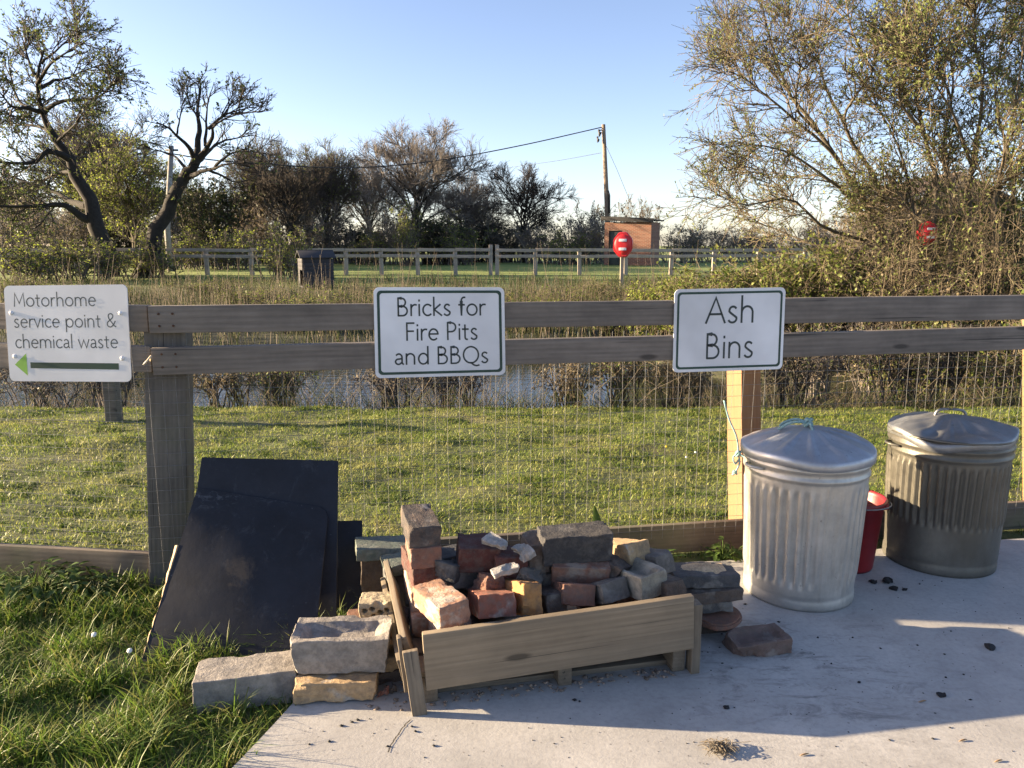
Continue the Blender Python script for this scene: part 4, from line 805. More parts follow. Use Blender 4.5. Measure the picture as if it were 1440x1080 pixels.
def sheet(label, BL, BR, TR, TL, th, mat, bow=.006, rtr=.04, edge=False):
    """one leaning board, slightly bowed"""
    BL, BR, TR, TL = map(Vector, (BL, BR, TR, TL)); n_ = (BR-BL).cross(TL-BL).normalized(); n_ = n_ if n_.y < 0 else -n_; base = (BL+BR)/2
    K = 14; bm = bmesh.new(); rows = []
    for off in (0, -th):
        gr_ = []
        for j in range(K+1):
            row = []
            for i in range(K+1):
                u, v_ = i/K, j/K
                if rtr and u > .925 and v_ > .925:                       # rounded upper right corner
                    a, c_ = (u-.925)/.075, (v_-.925)/.075; L = math.hypot(a, c_)
                    if L > 1: m_ = max(a, c_); a, c_ = a*(1/L*1.0), c_*(1/L*1.0); u, v_ = .925+.075*a, .925+.075*c_
                p = (BL*(1-u)+BR*u)*(1-v_) + (TL*(1-u)+TR*u)*v_ + n_*(off + bow*math.sin(math.pi*u)*math.sin(math.pi*v_) + .0015*noise.noise(Vector((u*6, v_*6, th))))
                if 0 < i < K or True: p = p
                row.append(bm.verts.new(p))
            gr_.append(row)
        rows.append(gr_)
    f_, k_ = rows
    for j in range(K):
        for i in range(K):
            bm.faces.new((f_[j][i], f_[j][i+1], f_[j+1][i+1], f_[j+1][i])); bm.faces.new((k_[j][i], k_[j+1][i], k_[j+1][i+1], k_[j][i+1]))
    for i in range(K):
        bm.faces.new((f_[0][i+1], f_[0][i], k_[0][i], k_[0][i+1])); bm.faces.new((f_[K][i], f_[K][i+1], k_[K][i+1], k_[K][i]))
        bm.faces.new((f_[i][0], f_[i+1][0], k_[i+1][0], k_[i][0])); bm.faces.new((f_[i+1][K], f_[i][K], k_[i][K], k_[i+1][K]))
    root = empty('black_sheet', base, label, 'sheet', 'black sheets leaning on the fence'); link('panel', bm_mesh('panel', bm, mat, 30), root)
    if edge:                                                           # split veneer along the left edge
        g = Geo(); L = []
        for k in range(24):
            v_ = .03+.62*k/23; p = BL*(1-v_)+TL*v_; wd_ = .004+.012*abs(noise.noise(Vector((k*.33, 2, 0))))+.010*sstep(np.array(v_), .35, .6)
            e = (BL-BR).normalized()
            L += [tuple(p+e*.0008+n_*.001), tuple(p+e*.0008+n_*(-th-.001)), tuple(p+e*float(wd_)-n_*th*.5)]
        g.add(L, [[3*i+a, 3*i+(a+1) % 3, 3*i+3+(a+1) % 3, 3*i+3+a] for i in range(23) for a in range(3)])
        link('split_edge', g.mesh('split_edge', M_ply), root)
sheet('front black sheet with a scorched patch, nearest of three leaning sheets', (-1.234, 2.345, -.02), (-.665, 2.36, -.02), (-.70, 2.80, .365), (-1.190, 2.79, .448), .012, sheetm('black sheet front', (-.966, 2.575, .215)), .012, .04, True)
sheet('middle black sheet, standing tallest behind the scorched one', (-1.19, 2.50, -.02), (-.62, 2.50, -.02), (-.687, 2.93, .515), (-1.200, 2.875, .545), .010, sheetm('black sheet middle', None), .004, 0)
sheet('small black sheet, lowest at the right of the three leaning sheets', (-.93, 2.62, -.02), (-.560, 2.66, -.02), (-.600, 2.93, .268), (-.90, 2.88, .28), .010, sheetm('black sheet small', None), .003, 0)

# ------------------------------------------------------------------ crate of bricks on a pallet
CA = Vector((-.265, 2.075, 0)); CB = Vector((.585, 2.262, 0)); CU = (CB-CA).normalized(); CV = Vector((-CU.y, CU.x, 0)); CL = (CB-CA).length
def CP(u, v, h): return CA + CU*u + CV*v + Vector((0, 0, h))
crate = empty('brick_crate', CP(CL/2, .3, 0), 'open timber crate on a pallet, heaped with old bricks', 'crate')
beam('front_board', CP(.005, -.012, .156), CP(CL-.02, -.012, .188), .024, .178, M_crate, crate, (0, 0, 1), .003, .0012, 6)
for u, v0, v1, h in ((.025, .02, .10, .085), (.445, .02, .11, .085), (CL-.045, .02, .10, .085)): beam('pallet_block', CP(u, v0, h/2), CP(u, v1, h/2), .045, h, M_pallet, crate, bev=.004, rough=.002, cuts=3)
for u in (.025, .445, CL-.045): beam('pallet_bearer', CP(u, .12, .045), CP(u, .60, .045), .04, .088, M_pallet, crate, bev=.004, rough=.002, cuts=3)
for v in (.10, .33, .56): beam('pallet_foot', CP(0, v, .009), CP(CL-.03, v, .009), .07, .018, M_pallet, crate, bev=.002, rough=.0015, cuts=3)
for v in np.arange(.06, .62, .112): beam('deck_board', CP(-.01, v, .099), CP(CL-.02, v, .099), .095, .018, M_pallet, crate, bev=.002, rough=.0015, cuts=3)
# leaning side boards, left
beam('side_board', CP(-.034, .045, .158), CP(-.052, .60, .172), .020, .105, M_pallet, crate, (-.35, 0, 1), .003, .002, 5)
beam('side_board', CP(-.052, .02, .105), CP(-.070, .62, .10), .018, .095, M_pallet, crate, (-.25, 0, 1), .003, .002, 5)
beam('corner_stake', CP(-.012, -.030, -.005), CP(-.034, -.004, .190), .020, .044, M_pallet, crate, CU, .003, .002, 4)
beam('corner_stake', CP(-.046, .02, .05), CP(-.062, .05, .21), .045, .012, M_pallet, crate, CU, .003, .002, 4)
beam('corner_stake', CP(CL+.002, .018, -.002), CP(CL+.002, .018, .235), .03, .045, M_pallet, crate, CV, .003, .002, 4)
beam('side_board', CP(CL+.005, .05, .13), CP(CL+.005, .60, .15), .02, .10, M_pallet, crate, bev=.003, rough=.002, cuts=5)
beam('back_board', CP(0, .60, .13), CP(CL-.02, .60, .13), .02, .10, M_pallet, crate, bev=.003, rough=.002, cuts=5)

def brick_mesh(name, sx, sy, sz, mat, seed, rough=.004, frog=0, chip=.5, holes=None, taper=0):
    bm = bmesh.new(); bmesh.ops.create_cube(bm, size=1.0); bmesh.ops.scale(bm, vec=(sx, sy, sz), verts=bm.verts)
    bmesh.ops.bevel(bm, geom=list(bm.edges), offset=.0022, segments=1, profile=.6, affect='EDGES')
    bmesh.ops.subdivide_edges(bm, edges=[e for e in bm.edges if e.calc_length() > .012], cuts=26 if holes else 11, use_grid_fill=True)
    q = random.Random(seed); o = Vector((q.uniform(-9, 9), q.uniform(-9, 9), q.uniform(-9, 9)))
    corners = [Vector((q.choice((-1, 1))*sx/2*(1 if k < 3 else q.uniform(-.8, .8)), q.choice((-1, 1))*sy/2, q.choice((-1, 1))*sz/2)) for k in range(6)]
    for v in bm.verts:
        p = v.co.copy()
        if frog and p.z > sz*.4:
            a = min(1, max(0, (abs(p.x)/(sx*.5)-.78)/-.16)) if abs(p.x) < sx*.39 else 0; b_ = 1 if abs(p.y) < sy*.20 else max(0, 1-(abs(p.y)-sy*.20)/(sy*.14))
            a = 1 if abs(p.x) < sx*.36 else max(0, 1-(abs(p.x)-sx*.36)/(sx*.07)); v.co.z -= frog*a*b_
        v.co += noise.noise_vector(p*22+o)*rough*.55 + noise.noise_vector(p*70+o)*rough*.5 + noise.noise_vector(p*170+o)*rough*.3 + noise.noise_vector(p*6+o)*rough*.5
        for c_ in corners:
            d = (p-c_).length
            rr5 = .030*chip*1.6*(1+.5*noise.noise(p*50+o))
            if d < rr5: v.co -= c_.normalized()*.016*chip*(1-d/rr5)
        if holes and p.y < -sy*.47:
            for hx_, hz_, hr_ in holes:
                if math.hypot(p.x-hx_, p.z-hz_) < hr_: v.co.y += .022
        if taper: v.co.x *= 1-taper*(.5-p.z/sz); v.co.y *= 1-taper*(.5-p.z/sz)
    return bm_mesh(name, bm, mat, 22)
BM = {k: brickm('brick '+k, *a) for k, a in {'loose': ((.165, .112, .092), .2, .12, (.24, .205, .18)), 'sooty': ((.16, .11, .08), .3, .55, (.34, .32, .30)), 'pink': ((.36, .20, .13), .35, .08, (.46, .41, .34)), 'red': ((.23, .085, .055), .12, .12, (.33, .27, .23)), 'orange': ((.40, .20, .07), .10, .15, (.3, .2, .12)), 'brown': ((.105, .075, .056), .22, .30, (.20, .175, .145)), 'grey': ((.145, .13, .113), .28, .18, (.23, .21, .185)), 'cream': ((.27, .245, .19), .25, .12, (.34, .31, .25)), 'char': ((.05, .047, .046), .36, .5, (.14, .137, .133)), 'dkred': ((.085, .03, .024), .05, .25, (.16, .12, .10)), 'stone': ((.25, .23, .205), .35, .10, (.33, .30, .26)), 'tan': ((.42, .29, .155), .2, .05), 'mortar': ((.30, .29, .27), .3, .1, (.38, .365, .345)), 'green': ((.10, .125, .105), .2, .2, (.19, .21, .18)), 'slate': ((.068, .07, .073), .28, .2, (.20, .195, .18)), 'yell': ((.42, .36, .24), .3, .02), 'soft': ((.19, .095, .065), .2, .15, (.25, .205, .165))}.items()}
GB = 'old bricks of the heap'
nbk = [0]
def brick(label, c, size, yaw, mat, pitch=0, roll=0, rough=.004, frog=0, chip=.5, name='brick', cat='brick', group=GB, holes=None, taper=0):
    nbk[0] += 1; me = brick_mesh(name, *size, BM[mat], nbk[0]*13+5, rough, frog, chip, holes, taper)
    M = Matrix.Translation(Vector(c)) @ Matrix.Rotation(R(yaw), 4, 'Z') @ Matrix.Rotation(R(pitch), 4, 'Y') @ Matrix.Rotation(R(roll), 4, 'X')
    return props(link(name, me, None, M), label, cat, group)
BR = (.215, .103, .066)
# column at the left of the crate
brick('blackened topmost brick of the upright column at the crate corner', (-.308, 2.452, .428), (.20, .104, .072), 106, 'sooty', -3, 2)
brick('brown brick second from the top of the upright column', (-.300, 2.448, .354), (.20, .100, .070), 103, 'soft')
brick('dark red brick third from the top of the upright column', (-.304, 2.462, .283), (.215, .106, .070), 108, 'dkred')
brick('pinkish brick at the foot of the upright column', (-.302, 2.452, .210), (.215, .108, .072), 104, 'pink')
brick('broad flat brick at the bottom of the heap under the column', (-.285, 2.40, .141), (.215, .11, .066), 100, 'pink')
# front row
brick('pale pink brick crusted with mortar at the front left of the crate', (-.222, 2.235, .254), (.205, .100, .072), 120, 'pink', 3, -4, .006)
brick('crumbly pink brick lying under the mortar-crusted one at the front left', (-.175, 2.205, .163), (.215, .12, .07), 112, 'pink', 0, 0, .006)
brick('clean red brick in the front row beside the pale pink one', G(690, 846, .235), (.20, .118, .070), 104, 'red', 18, 3, .005)
brick('orange brick standing on edge in the front row', G(729, 838, .238), (.21, .066, .100), 116, 'orange', 17, 8, .006, 0, .9)
brick('dark brown brick sunk beside the orange one', G(766, 848, .195), (.20, .07, .100), 112, 'brown', 12)
brick('brown grey brick with a chipped lit corner in the front row', G(800, 833, .225), (.20, .112, .068), 106, 'soft', 20, 9, .004, 0, .7)
brick('speckled grey brick in the front row left of the grooved one', G(842, 828, .228), (.20, .100, .066), 117, 'grey', 19, -5)
brick('cream brick with a long groove at the front right of the crate', G(890, 810, .265), (.215, .112, .080), 122, 'cream', 4, -4, .003, .030, .3)
brick('broken brown brick tucked between the grooved brick and the right end', G(925, 822, .235), (.19, .08, .06), 118, 'brown', 10)
# second row and heap
brick('grey brick lying behind the mortar-crusted pink one', G(655, 806, .262), (.185, .10, .070), 30, 'grey', 6, -9)
brick('dark red half brick high in the middle of the heap', G(672, 777, .345), (.135, .11, .088), 8, 'dkred', 4, 8)
brick('dark red half brick right beside the higher dark red one', G(715, 790, .318), (.105, .10, .080), 14, 'dkred', 2, 5)
brick('brown brick standing behind the white mortar shard', G(752, 775, .335), (.15, .07, .095), 100, 'brown')
brick('long charred block lying on top of the heap at the back', G(808, 764, .372), (.235, .105, .098), 9, 'char', -1, 4, .006)
brick('red brown brick under the charred block', G(815, 798, .296), (.19, .10, .062), 2, 'soft', 3, 10)
brick('dark brick deep in the heap below the red brown one', G(770, 812, .245), (.20, .10, .070), 12, 'brown')
brick('tan brick end peeping out right of the charred block', G(872, 776, .290), (.20, .10, .075), 125, 'tan', 16)
brick('grey brick behind the grooved cream brick', G(905, 788, .262), (.21, .09, .068), 126, 'grey', 12)
brick('grey brick at the back left of the heap', G(628, 790, .262), (.20, .10, .075), 30, 'slate')
for i, (u, v, lab, mt_) in enumerate([(.20, .18, 'dark old brick deep in the front left of the crate', 'brown'), (.62, .17, 'old brick deep in the crate below the speckled grey brick', 'soft'), (.24, .40, 'sunken old brick behind the clean red brick', 'slate'), (.76, .26, 'old brick deep at the right end of the crate by the front board', 'soft')]):
    brick(lab, CP(u, v, .144), BR, 100+i*9, mt_)
def shard(label, c, sx, sy, sz, yaw, pitch, roll, mat='mortar'):
    return brick(label, c, (sx, sy, sz), yaw, mat, pitch, roll, .0035, 0, .8, 'mortar_shard', 'mortar', 'mortar shards')
brick('broken brown half brick wedged above the speckled grey one', G(862, 800, .285), (.10, .085, .06), 60, 'brown', 14, 18, .006, 0, 1.0)
brick('chipped grey half brick leaning behind the orange one', G(748, 806, .285), (.11, .09, .062), 70, 'grey', -16, 20, .006, 0, 1.0)
brick('small red brick end behind the clean red brick', G(690, 818, .272), (.09, .085, .06), 35, 'soft', 10, -14, .006, 0, 1.0)
brick('blackened half brick between the column and the grey brick', G(632, 800, .300), (.10, .08, .06), 75, 'char', 12, 10, .006, 0, 1.0)
shard('grey mortar shard resting on the high dark red half brick', G(698, 763, .400), .085, .05, .022, -35, 12, 18)
shard('white mortar shard right of the dark red half bricks', G(736, 776, .372), .07, .055, .026, -60, 15, 25)
shard('jagged white mortar shard above the orange brick', G(712, 802, .345), .095, .035, .026, 18, -14, 20)
# flat slabs stacked right of the crate
GS = 'slabs stacked right of the crate'
sx0 = Vector((.675, 2.565, 0))
brick('sand-topped grey slab, top of the stack right of the crate', sx0+Vector((.0, .01, .196)), (.235, .135, .046), 6, 'slate', 1, -2, .004, 0, .5, 'slab', 'slab', GS)
brick('brown grey slab, second in the stack right of the crate', sx0+Vector((.015, -.01, .150)), (.21, .14, .042), 14, 'brown', 0, 0, .005, 0, .8, 'slab', 'slab', GS)
brick('dark slab third down in the stack right of the crate', sx0+Vector((.0, .0, .108)), (.20, .14, .04), 2, 'slate', 0, 0, .005, 0, .8, 'slab', 'slab', GS)
brick('small brown block near the bottom of the slab stack', sx0+Vector((.0, .02, .024)), (.18, .14, .05), 10, 'brown', 0, 0, .005, 0, .8, 'slab', 'slab', GS)
bm = bmesh.new(); bmesh.ops.create_cone(bm, cap_ends=True, segments=30, radius1=.092, radius2=.088, depth=.024); bmesh.ops.bevel(bm, geom=[e for e in bm.edges if len(e.link_faces) == 2 and abs(e.calc_face_angle(0)) > .8], offset=.006, segments=2, affect='EDGES')
for v in bm.verts: v.co += noise.noise_vector(v.co*25)*.005
props(link('slab', bm_mesh('slab', bm, BM['soft'], 40), None, Matrix.Translation(sx0+Vector((.045, -.035, .066))) @ Matrix.Rotation(R(3), 4, 'X')), 'rounded brown slab sticking out low in the slab stack', 'slab', GS)
# sand lying on the top slab
g = Geo(); K = 22
V = []
for j in range(K+1):
    for i in range(K+1):
        u, v_ = i/K*2-1, j/K*2-1; r_ = math.hypot(u, v_); V.append((u*.085, v_*.048, .0115*max(0, 1-r_**2)*(.6+.8*abs(noise.noise(Vector((u*5, v_*5, 3)))))-.004))
g.add(V, [[j*(K+1)+i, j*(K+1)+i+1, (j+1)*(K+1)+i+1, (j+1)*(K+1)+i] for j in range(K) for i in range(K)])
props(link('sand_heap', g.mesh('sand_heap', plain('dry sand', (.48, .35, .21), .95, 0, .35, 120, .6), True), None, Matrix.Translation(sx0+Vector((.0, .015, .2215)))), 'thin spill of tan sand on the top slab', 'sand')
brick('loose brown brick with a worn hollow lying on the concrete', G(1064, 902, .026), (.195, .110, .054), 12, 'loose', -3, 3, .006, .024, 1.0)
# left of the crate
GL = 'blocks at the edge of the grass'
brick('long grey kerb stone half buried in the grass', (-.815, 2.175, .026), (.30, .135, .105), 13, 'stone', 0, 0, .004, 0, .4, 'kerb_stone', 'stone', GL)
brick('big hollow-topped concrete block at the grass edge', (-.527, 2.215, .125), (.300, .165, .112), 4, 'stone', 0, -1, .006, .030, .6, 'concrete_block', 'block', GL, None, .10)
brick('tan slab with a ragged edge under the hollow-topped block', (-.535, 2.185, .036), (.245, .185, .062), 3, 'tan', 0, 0, .008, 0, .7, 'slab', 'slab', GL)
brick('small cream brick with holes on top of the left pile', (-.455, 2.425, .152), (.115, .09, .058), 3, 'yell', 0, 0, .003, 0, .5, holes=[(-.038, .004, .0085), (-.012, .010, .0075), (.014, -.004, .009), (.036, .006, .0085), (-.008, -.014, .006)])
brick('flat brown brick under the small cream brick with holes', (-.455, 2.42, .092), (.205, .115, .058), 8, 'soft', 0, 0, .006)
brick('dark brick at the bottom of the left pile', (-.46, 2.42, .030), (.20, .12, .062), 2, 'brown')
brick('tan brick end low between the block and the crate', (-.375, 2.25, .062), (.10, .08, .05), 20, 'tan', 0, 0, .005)
brick('dark brick lying flat under the tan brick end', (-.375, 2.26, .017), (.14, .10, .038), 20, 'brown')
brick('brown concrete block standing behind the left pile', (-.505, 2.80, .085), (.15, .11, .19), 8, 'brown', 0, 0, .006, 0, .6, 'concrete_block', 'block', GL)
brick('grey green paving slab lying on the brown block', (-.500, 2.80, .205), (.20, .17, .045), 14, 'green', 3, -4, .003, 0, .4, 'slab', 'slab', GL)
brick('second grey green slab piece tucked by the column', (-.405, 2.66, .205), (.12, .12, .04), 30, 'green', -4, 0, .003, 0, .4, 'slab', 'slab', GL)
brick('grey block carrying the second green slab piece', (-.41, 2.68, .09), (.12, .10, .18), 20, 'slate', 0, 0, .004, 0, .4, 'concrete_block', 'block', GL)
for i, (px, py, s, mt_, lab) in enumerate([(540, 973, .045, 'red', 'red brick chip on the concrete beside the tan slab'), (557, 980, .03, 'mortar', 'white mortar chip by the crate foot'), (548, 964, .05, 'brown', 'brown brick chip behind the white one')]):
    brick(lab, G(px, py, s*.25), (s, s*.7, s*.5), i*47, mt_, 5*i, 8, .006, 0, .9, 'brick_chip', 'brick chip', 'chips beside the crate')

# ------------------------------------------------------------------ litter on the concrete
M_coal = plain('charcoal', (.012, .012, .014), .8, 0, .4, 60, .6)
def lump_mesh(seed, s):
    bm = bmesh.new(); bmesh.ops.create_icosphere(bm, subdivisions=2, radius=s); o = Vector((seed*3.3, seed, 1))
    for v in bm.verts: v.co = Vector((v.co.x*1.2, v.co.y*.9, v.co.z*.55)) + noise.noise_vector(v.co*.9/s+o)*s*.75
    return bm_mesh('charcoal_lump', bm, M_coal, 25)
for i, (px, py, s, lab) in enumerate([(1228, 820, .017, 'charcoal lump at the foot of the red bucket, left of three'), (1248, 819, .024, 'biggest charcoal lump near the red bucket'), (1256, 829, .018, 'flat charcoal lump just in front of the biggest one'), (1272, 830, .012, 'small charcoal lump right of the group by the bucket'), (1391, 911, .017, 'charcoal lump at the edge of the bright sliver on the right'), (1324, 979, .013, 'charcoal lump on the shaded concrete, lower right'), (1021, 996, .010, 'small charcoal lump in front of the crate, right side')]):
    p = G(px, py, 0); props(link('charcoal_lump', lump_mesh(i+1, s), None, Matrix.Translation((p.x, p.y, s*.3)) @ Matrix.Rotation(i*1.1, 4, 'Z') @ Matrix.Scale(.8, 4)), lab, 'charcoal', 'charcoal lumps on the concrete')
g = Geo(); q = random.Random(5)
octo = np.array([(1, 0, 0), (-1, 0, 0), (0, 1, 0), (0, -1, 0), (0, 0, 1), (0, 0, -1)], float); octf = [[0, 2, 4], [2, 1, 4], [1, 3, 4], [3, 0, 4], [2, 0, 5], [1, 2, 5], [3, 1, 5], [0, 3, 5]]
def grit(p, s): g.add(octo*[s*q.uniform(.7, 1.6), s*q.uniform(.6, 1.2), s*q.uniform(.4, .8)] @ np.array(Matrix.Rotation(q.uniform(0, 6), 3, 'Z')) + [p[0], p[1], s*.3], None, octf)
for _ in range(190): grit((q.uniform(.45, 2.4), q.uniform(1.75, 3.0)), q.choice((.0018, .0022, .003, .0045)))
for _ in range(60): grit((q.uniform(-.6, .6), q.uniform(1.7, 2.05)), q.choice((.0015, .002, .003)))
for px, py, s in ((579, 1022, .006), (584, 1029, .007), (610, 1049, .006), (495, 1016, .006), (503, 1013, .007), (545, 1050, .005), (463, 1043, .005), (435, 1047, .005), (480, 1021, .006), (808, 985, .008), (815, 987, .006), (1150, 897, .006), (1199, 897, .005), (1208, 960, .006), (1330, 953, .006), (1355, 949, .005), (1095, 875, .006), (1048, 850, .007)):
    p = G(px, py, 0); grit((p.x, p.y), s)
props(link('ash_grit', g.mesh('ash_grit', M_coal)), 'black specks of ash and grit scattered over the concrete', 'grit', kind='stuff')
g = Geo()
for _ in range(150):
    u = q.uniform(.03, .80); p = CP(u, q.uniform(-.01, .05), 0); grit((p.x, p.y), q.choice((.003, .005, .007, .009)))
for _ in range(70): grit((q.uniform(-.44, -.28), q.uniform(2.06, 2.3)), q.choice((.003, .005, .007)))
props(link('brick_crumbs', g.mesh('brick_crumbs', plain('brick crumbs', (.24, .19, .15), .95, 0, .6, 30, .3))), 'brick crumbs gathered along the foot of the pallet', 'crumbs', kind='stuff')
# straw tuft
p0 = G(1011, 1055, 0); V = []
for i in range(110):
    a = q.uniform(0, 6.28); L = q.uniform(.015, .05); c_ = p0 + Vector((q.gauss(0, .018), q.gauss(0, .012), q.uniform(.002, .018))); d = Vector((math.cos(a), math.sin(a), q.uniform(-.2, .4)))*L*.5
    V.append([tuple(c_-d), tuple(c_+Vector((q.gauss(0, .003), q.gauss(0, .003), .004))), tuple(c_+d)])
V = np.array(V); V[..., 2] = np.maximum(V[..., 2], .001); g = Geo(); g.tubes(V, np.full((len(V), 3), .0009), 3)
props(link('straw_tuft', g.mesh('straw_tuft', M_reed)), 'small tuft of dry straw at the shadow edge on the concrete', 'straw')
for i, (px, py) in enumerate([(1354, 1042), (1404, 1071), (1297, 987), (1131, 1062)]):
    p = G(px, py, 0); pts = [p+Vector((x, .004*math.sin(x*90), .0022+.0012*math.cos(x*110))) for x in np.linspace(-.014, .014, 7)]
    props(link('dry_leaf', tube_mesh('dry_leaf', pts, [.0006, .0016, .0022, .0024, .0022, .0016, .0006], plain('dry leaf %d' % i, (.30, .19, .10), .9), 6), None), ['curled dry leaf on the sunlit concrete, lower right', 'curled dry leaf nearest the bottom right corner', 'pale curled leaf on the shaded concrete', 'curled dry leaf by the bottom shadow corner'][i], 'leaf', 'dry leaves on the concrete')

# ------------------------------------------------------------------ small plants by the fence
def leafy(name, label, base, n, L, wd, seed, mat, spread=.6, hgt=.3, cat='plant'):
    q = random.Random(seed); root = empty(name, base, label, cat); base = Vector(base); g = Geo(); gs = Geo(); st = []
    for i in range(n):
        a = q.uniform(0, 6.28); r_ = spread*math.sqrt(q.random()); h = hgt*q.uniform(.35, 1)*(1-.4*r_/spread); c_ = base+Vector((r_*math.cos(a), r_*math.sin(a)*.6, h)); st.append([tuple(base+Vector((r_*.5*math.cos(a), r_*.3*math.sin(a), 0))), tuple((base+c_)/2+Vector((0, 0, h*.15))), tuple(c_)])
        d = Vector((math.cos(a+q.uniform(-.8, .8)), math.sin(a+q.uniform(-.8, .8)), q.uniform(-.5, .5))).normalized(); s = d.cross(Vector((0, 0, 1))).normalized(); l_ = L*q.uniform(.6, 1.1); w_ = wd*q.uniform(.7, 1.1); V = []
        for k in range(6):
            u = k/5; ww = w_*math.sin(math.pi*min(.97, u*.9+.08)); m_ = c_+d*l_*u+Vector((0, 0, -.25*l_*u*u)); V += [tuple(m_-s*ww/2+Vector((0, 0, .15*ww))), tuple(m_), tuple(m_+s*ww/2+Vector((0, 0, .15*ww)))]
        g.add(V, [[3*k+a_, 3*k+a_+1, 3*k+a_+4, 3*k+a_+3] for k in range(5) for a_ in (0, 1)])
    gs.tubes(np.array(st), np.array([[.0022, .0018, .001]]*n), 4); link('stems', gs.mesh('stems', mat), root); link('leaves', g.mesh('leaves', mat, True), root)
M_nettle = leafm('nettle leaves', [(.03, .06, .015), (.07, .12, .025), (.12, .17, .04)], .35)
p = G(70, 832, -.03); leafy('nettle_patch', 'clump of green nettles growing against the left gravel board', (p.x, 2.84, -.03), 150, .055, .022, 1, M_nettle, .24, .17)
p = G(160, 815, -.03); leafy('nettle_patch', 'smaller nettle clump nearer the grey corner post', (p.x, 2.84, -.03), 80, .05, .02, 2, M_nettle, .16, .13)
p = PL(838, 775, FP(0, .13, 0), FN); leafy('dock_plant', 'upright dock leaf behind the charred block', (p.x, p.y, -.03), 7, .16, .055, 8, M_nettle, .05, .10)
tip = PL(836, 712, FP(0, .11, 0), FN)
leafy('fence_weed', 'leafy weed against the gravel board left of the pale dustbin', (.93, 3.19, -.03), 60, .035, .02, 3, M_nettle, .07, .13)
leafy('fence_weed', 'dark weeds against the gravel board behind the slab stack', (.60, 3.10, -.03), 60, .05, .012, 4, M_nettle, .12, .12)
g = Geo(); dk = Vector((p.x, p.y, 0.04)); V = []
for k in range(12):
    u = k/11; ww = .042*math.sin(math.pi*min(.98, u*.88+.06)); c_ = dk.lerp(tip, u)+Vector((.010*math.sin(u*3), .01*u, 0)); V += [tuple(c_+Vector((-ww*.5, -.006, 0))), tuple(c_), tuple(c_+Vector((ww*.5, -.008, 0)))]
g.add(V, [[3*k+a_, 3*k+a_+1, 3*k+a_+4, 3*k+a_+3] for k in range(11) for a_ in (0, 1)])
link('leaf_blade', g.mesh('leaf_blade', M_nettle, True), [o for o in COL.objects if o.name.startswith('dock_plant')][0])
M_daisy = plain('white petal', (.75, .75, .70), .6, 0, .05, 20, 0)
for i, (px, py, z) in enumerate([(133, 900, .05), (183, 923, .05), (965, 647, 0), (978, 640, 0), (937, 632, 0)]):
    p = G(px, py, z); bm = bmesh.new(); bmesh.ops.create_uvsphere(bm, u_segments=10, v_segments=6, radius=.009 if i < 2 else .008); bmesh.ops.scale(bm, vec=(1, 1, .5), verts=bm.verts)
    me = bm_mesh('daisy', bm, M_daisy if i != 4 else plain('yellow petal', (.75, .55, .02), .6, 0, .05, 20, 0), 60)
    r_ = empty('daisy', (p.x, p.y, -.03), ['white daisy in the long grass left of the front black sheet', 'white daisy by the lower left corner of the front black sheet', 'pale daisy on the lawn left of the pale post', 'second pale daisy on the lawn, right of the other', 'yellow dandelion on the lawn left of the pale post'][i], 'flower', 'flowers in the grass')
    link('flower_head', me, r_, Matrix.Translation((p.x, p.y, p.z+.02)) @ Matrix.Rotation(.7, 4, 'X')); link('stem', tube_mesh('stem', [(p.x, p.y, -.03), (p.x+.002, p.y, p.z*.5), (p.x, p.y, p.z+.018)], .001, M_nettle, 5), r_)

# ------------------------------------------------------------------ beyond the pond
ff = empty('field_fence', spot(640, 36), 'pale two-rail post fence across the far field', 'fence'); FY = 35.0
def far_pt(px, h): x, y, z = spot(px, FY); return Vector((x, y, z+h))
posts = [-25, 15, 62, 110, 165, 228, 292, 355, 415, 487, 537, 588, 641, 690, 699, 753, 815, 880, 943, 1003, 1066, 1130]
for i, px in enumerate(posts):
    a = far_pt(px, -.2); hh = 1.36 if px not in (690, 699) else 1.55
    beam('post', a, a+Vector((q.uniform(-.03, .03), 0, hh)), .17, .17, M_farwood, ff, (0, 1, 0), .01)
for i in range(len(posts)-1):
    if posts[i] == 690: continue
    for h in (1.11, .84):
        a = far_pt(posts[i], h)+Vector((.0, -.11, q.uniform(-.02, .02))); b_ = far_pt(posts[i+1], h)+Vector((-.01, -.11, q.uniform(-.02, .02))); beam('rail', a, b_, .05, .14, M_farwood, ff, bev=.006)
# small dark hut on the bank
hx, hy, hz = spot(443, 26.5); hut = empty('duck_house', (hx, hy, hz), 'small dark timber hut on the far bank left of the far fence', 'hut')
M_dark = wood('dark stained board', (.020, .021, .025), (.045, .046, .052), .6, .3, knots=False); HR = Matrix.Translation((hx, hy, hz)) @ Matrix.Rotation(R(24), 4, 'Z')
for k in range(7): link('wall_board', box_mesh('wall_board', 1.02, .03, .125, M_dark, .006), hut, HR @ Matrix.Translation((.06, -.45, .16+.13*k)) @ Matrix.Rotation(R(-4), 4, 'X'))
for k in range(7): link('wall_board', box_mesh('wall_board', .03, .88 if k > 3 else .34, .125, M_dark, .006), hut, HR @ Matrix.Translation((-.46, 0 if k > 3 else .26, .16+.13*k)))
link('back_wall', box_mesh('back_wall', 1.0, .03, .92, M_dark, .006), hut, HR @ Matrix.Translation((.05, .44, .55)))
link('end_wall', box_mesh('end_wall', .03, .86, .90, M_dark, .006), hut, HR @ Matrix.Translation((.55, 0, .55)))
link('floor', box_mesh('floor', 1.05, .9, .06, M_dark, .006), hut, HR @ Matrix.Translation((.05, 0, .06)))
for s in (-1, 1): link('roof_panel', box_mesh('roof_panel', 1.2, .62, .03, M_dark, .006), hut, HR @ Matrix.Translation((.05, s*.26, 1.15)) @ Matrix.Rotation(-s*R(24), 4, 'X'))
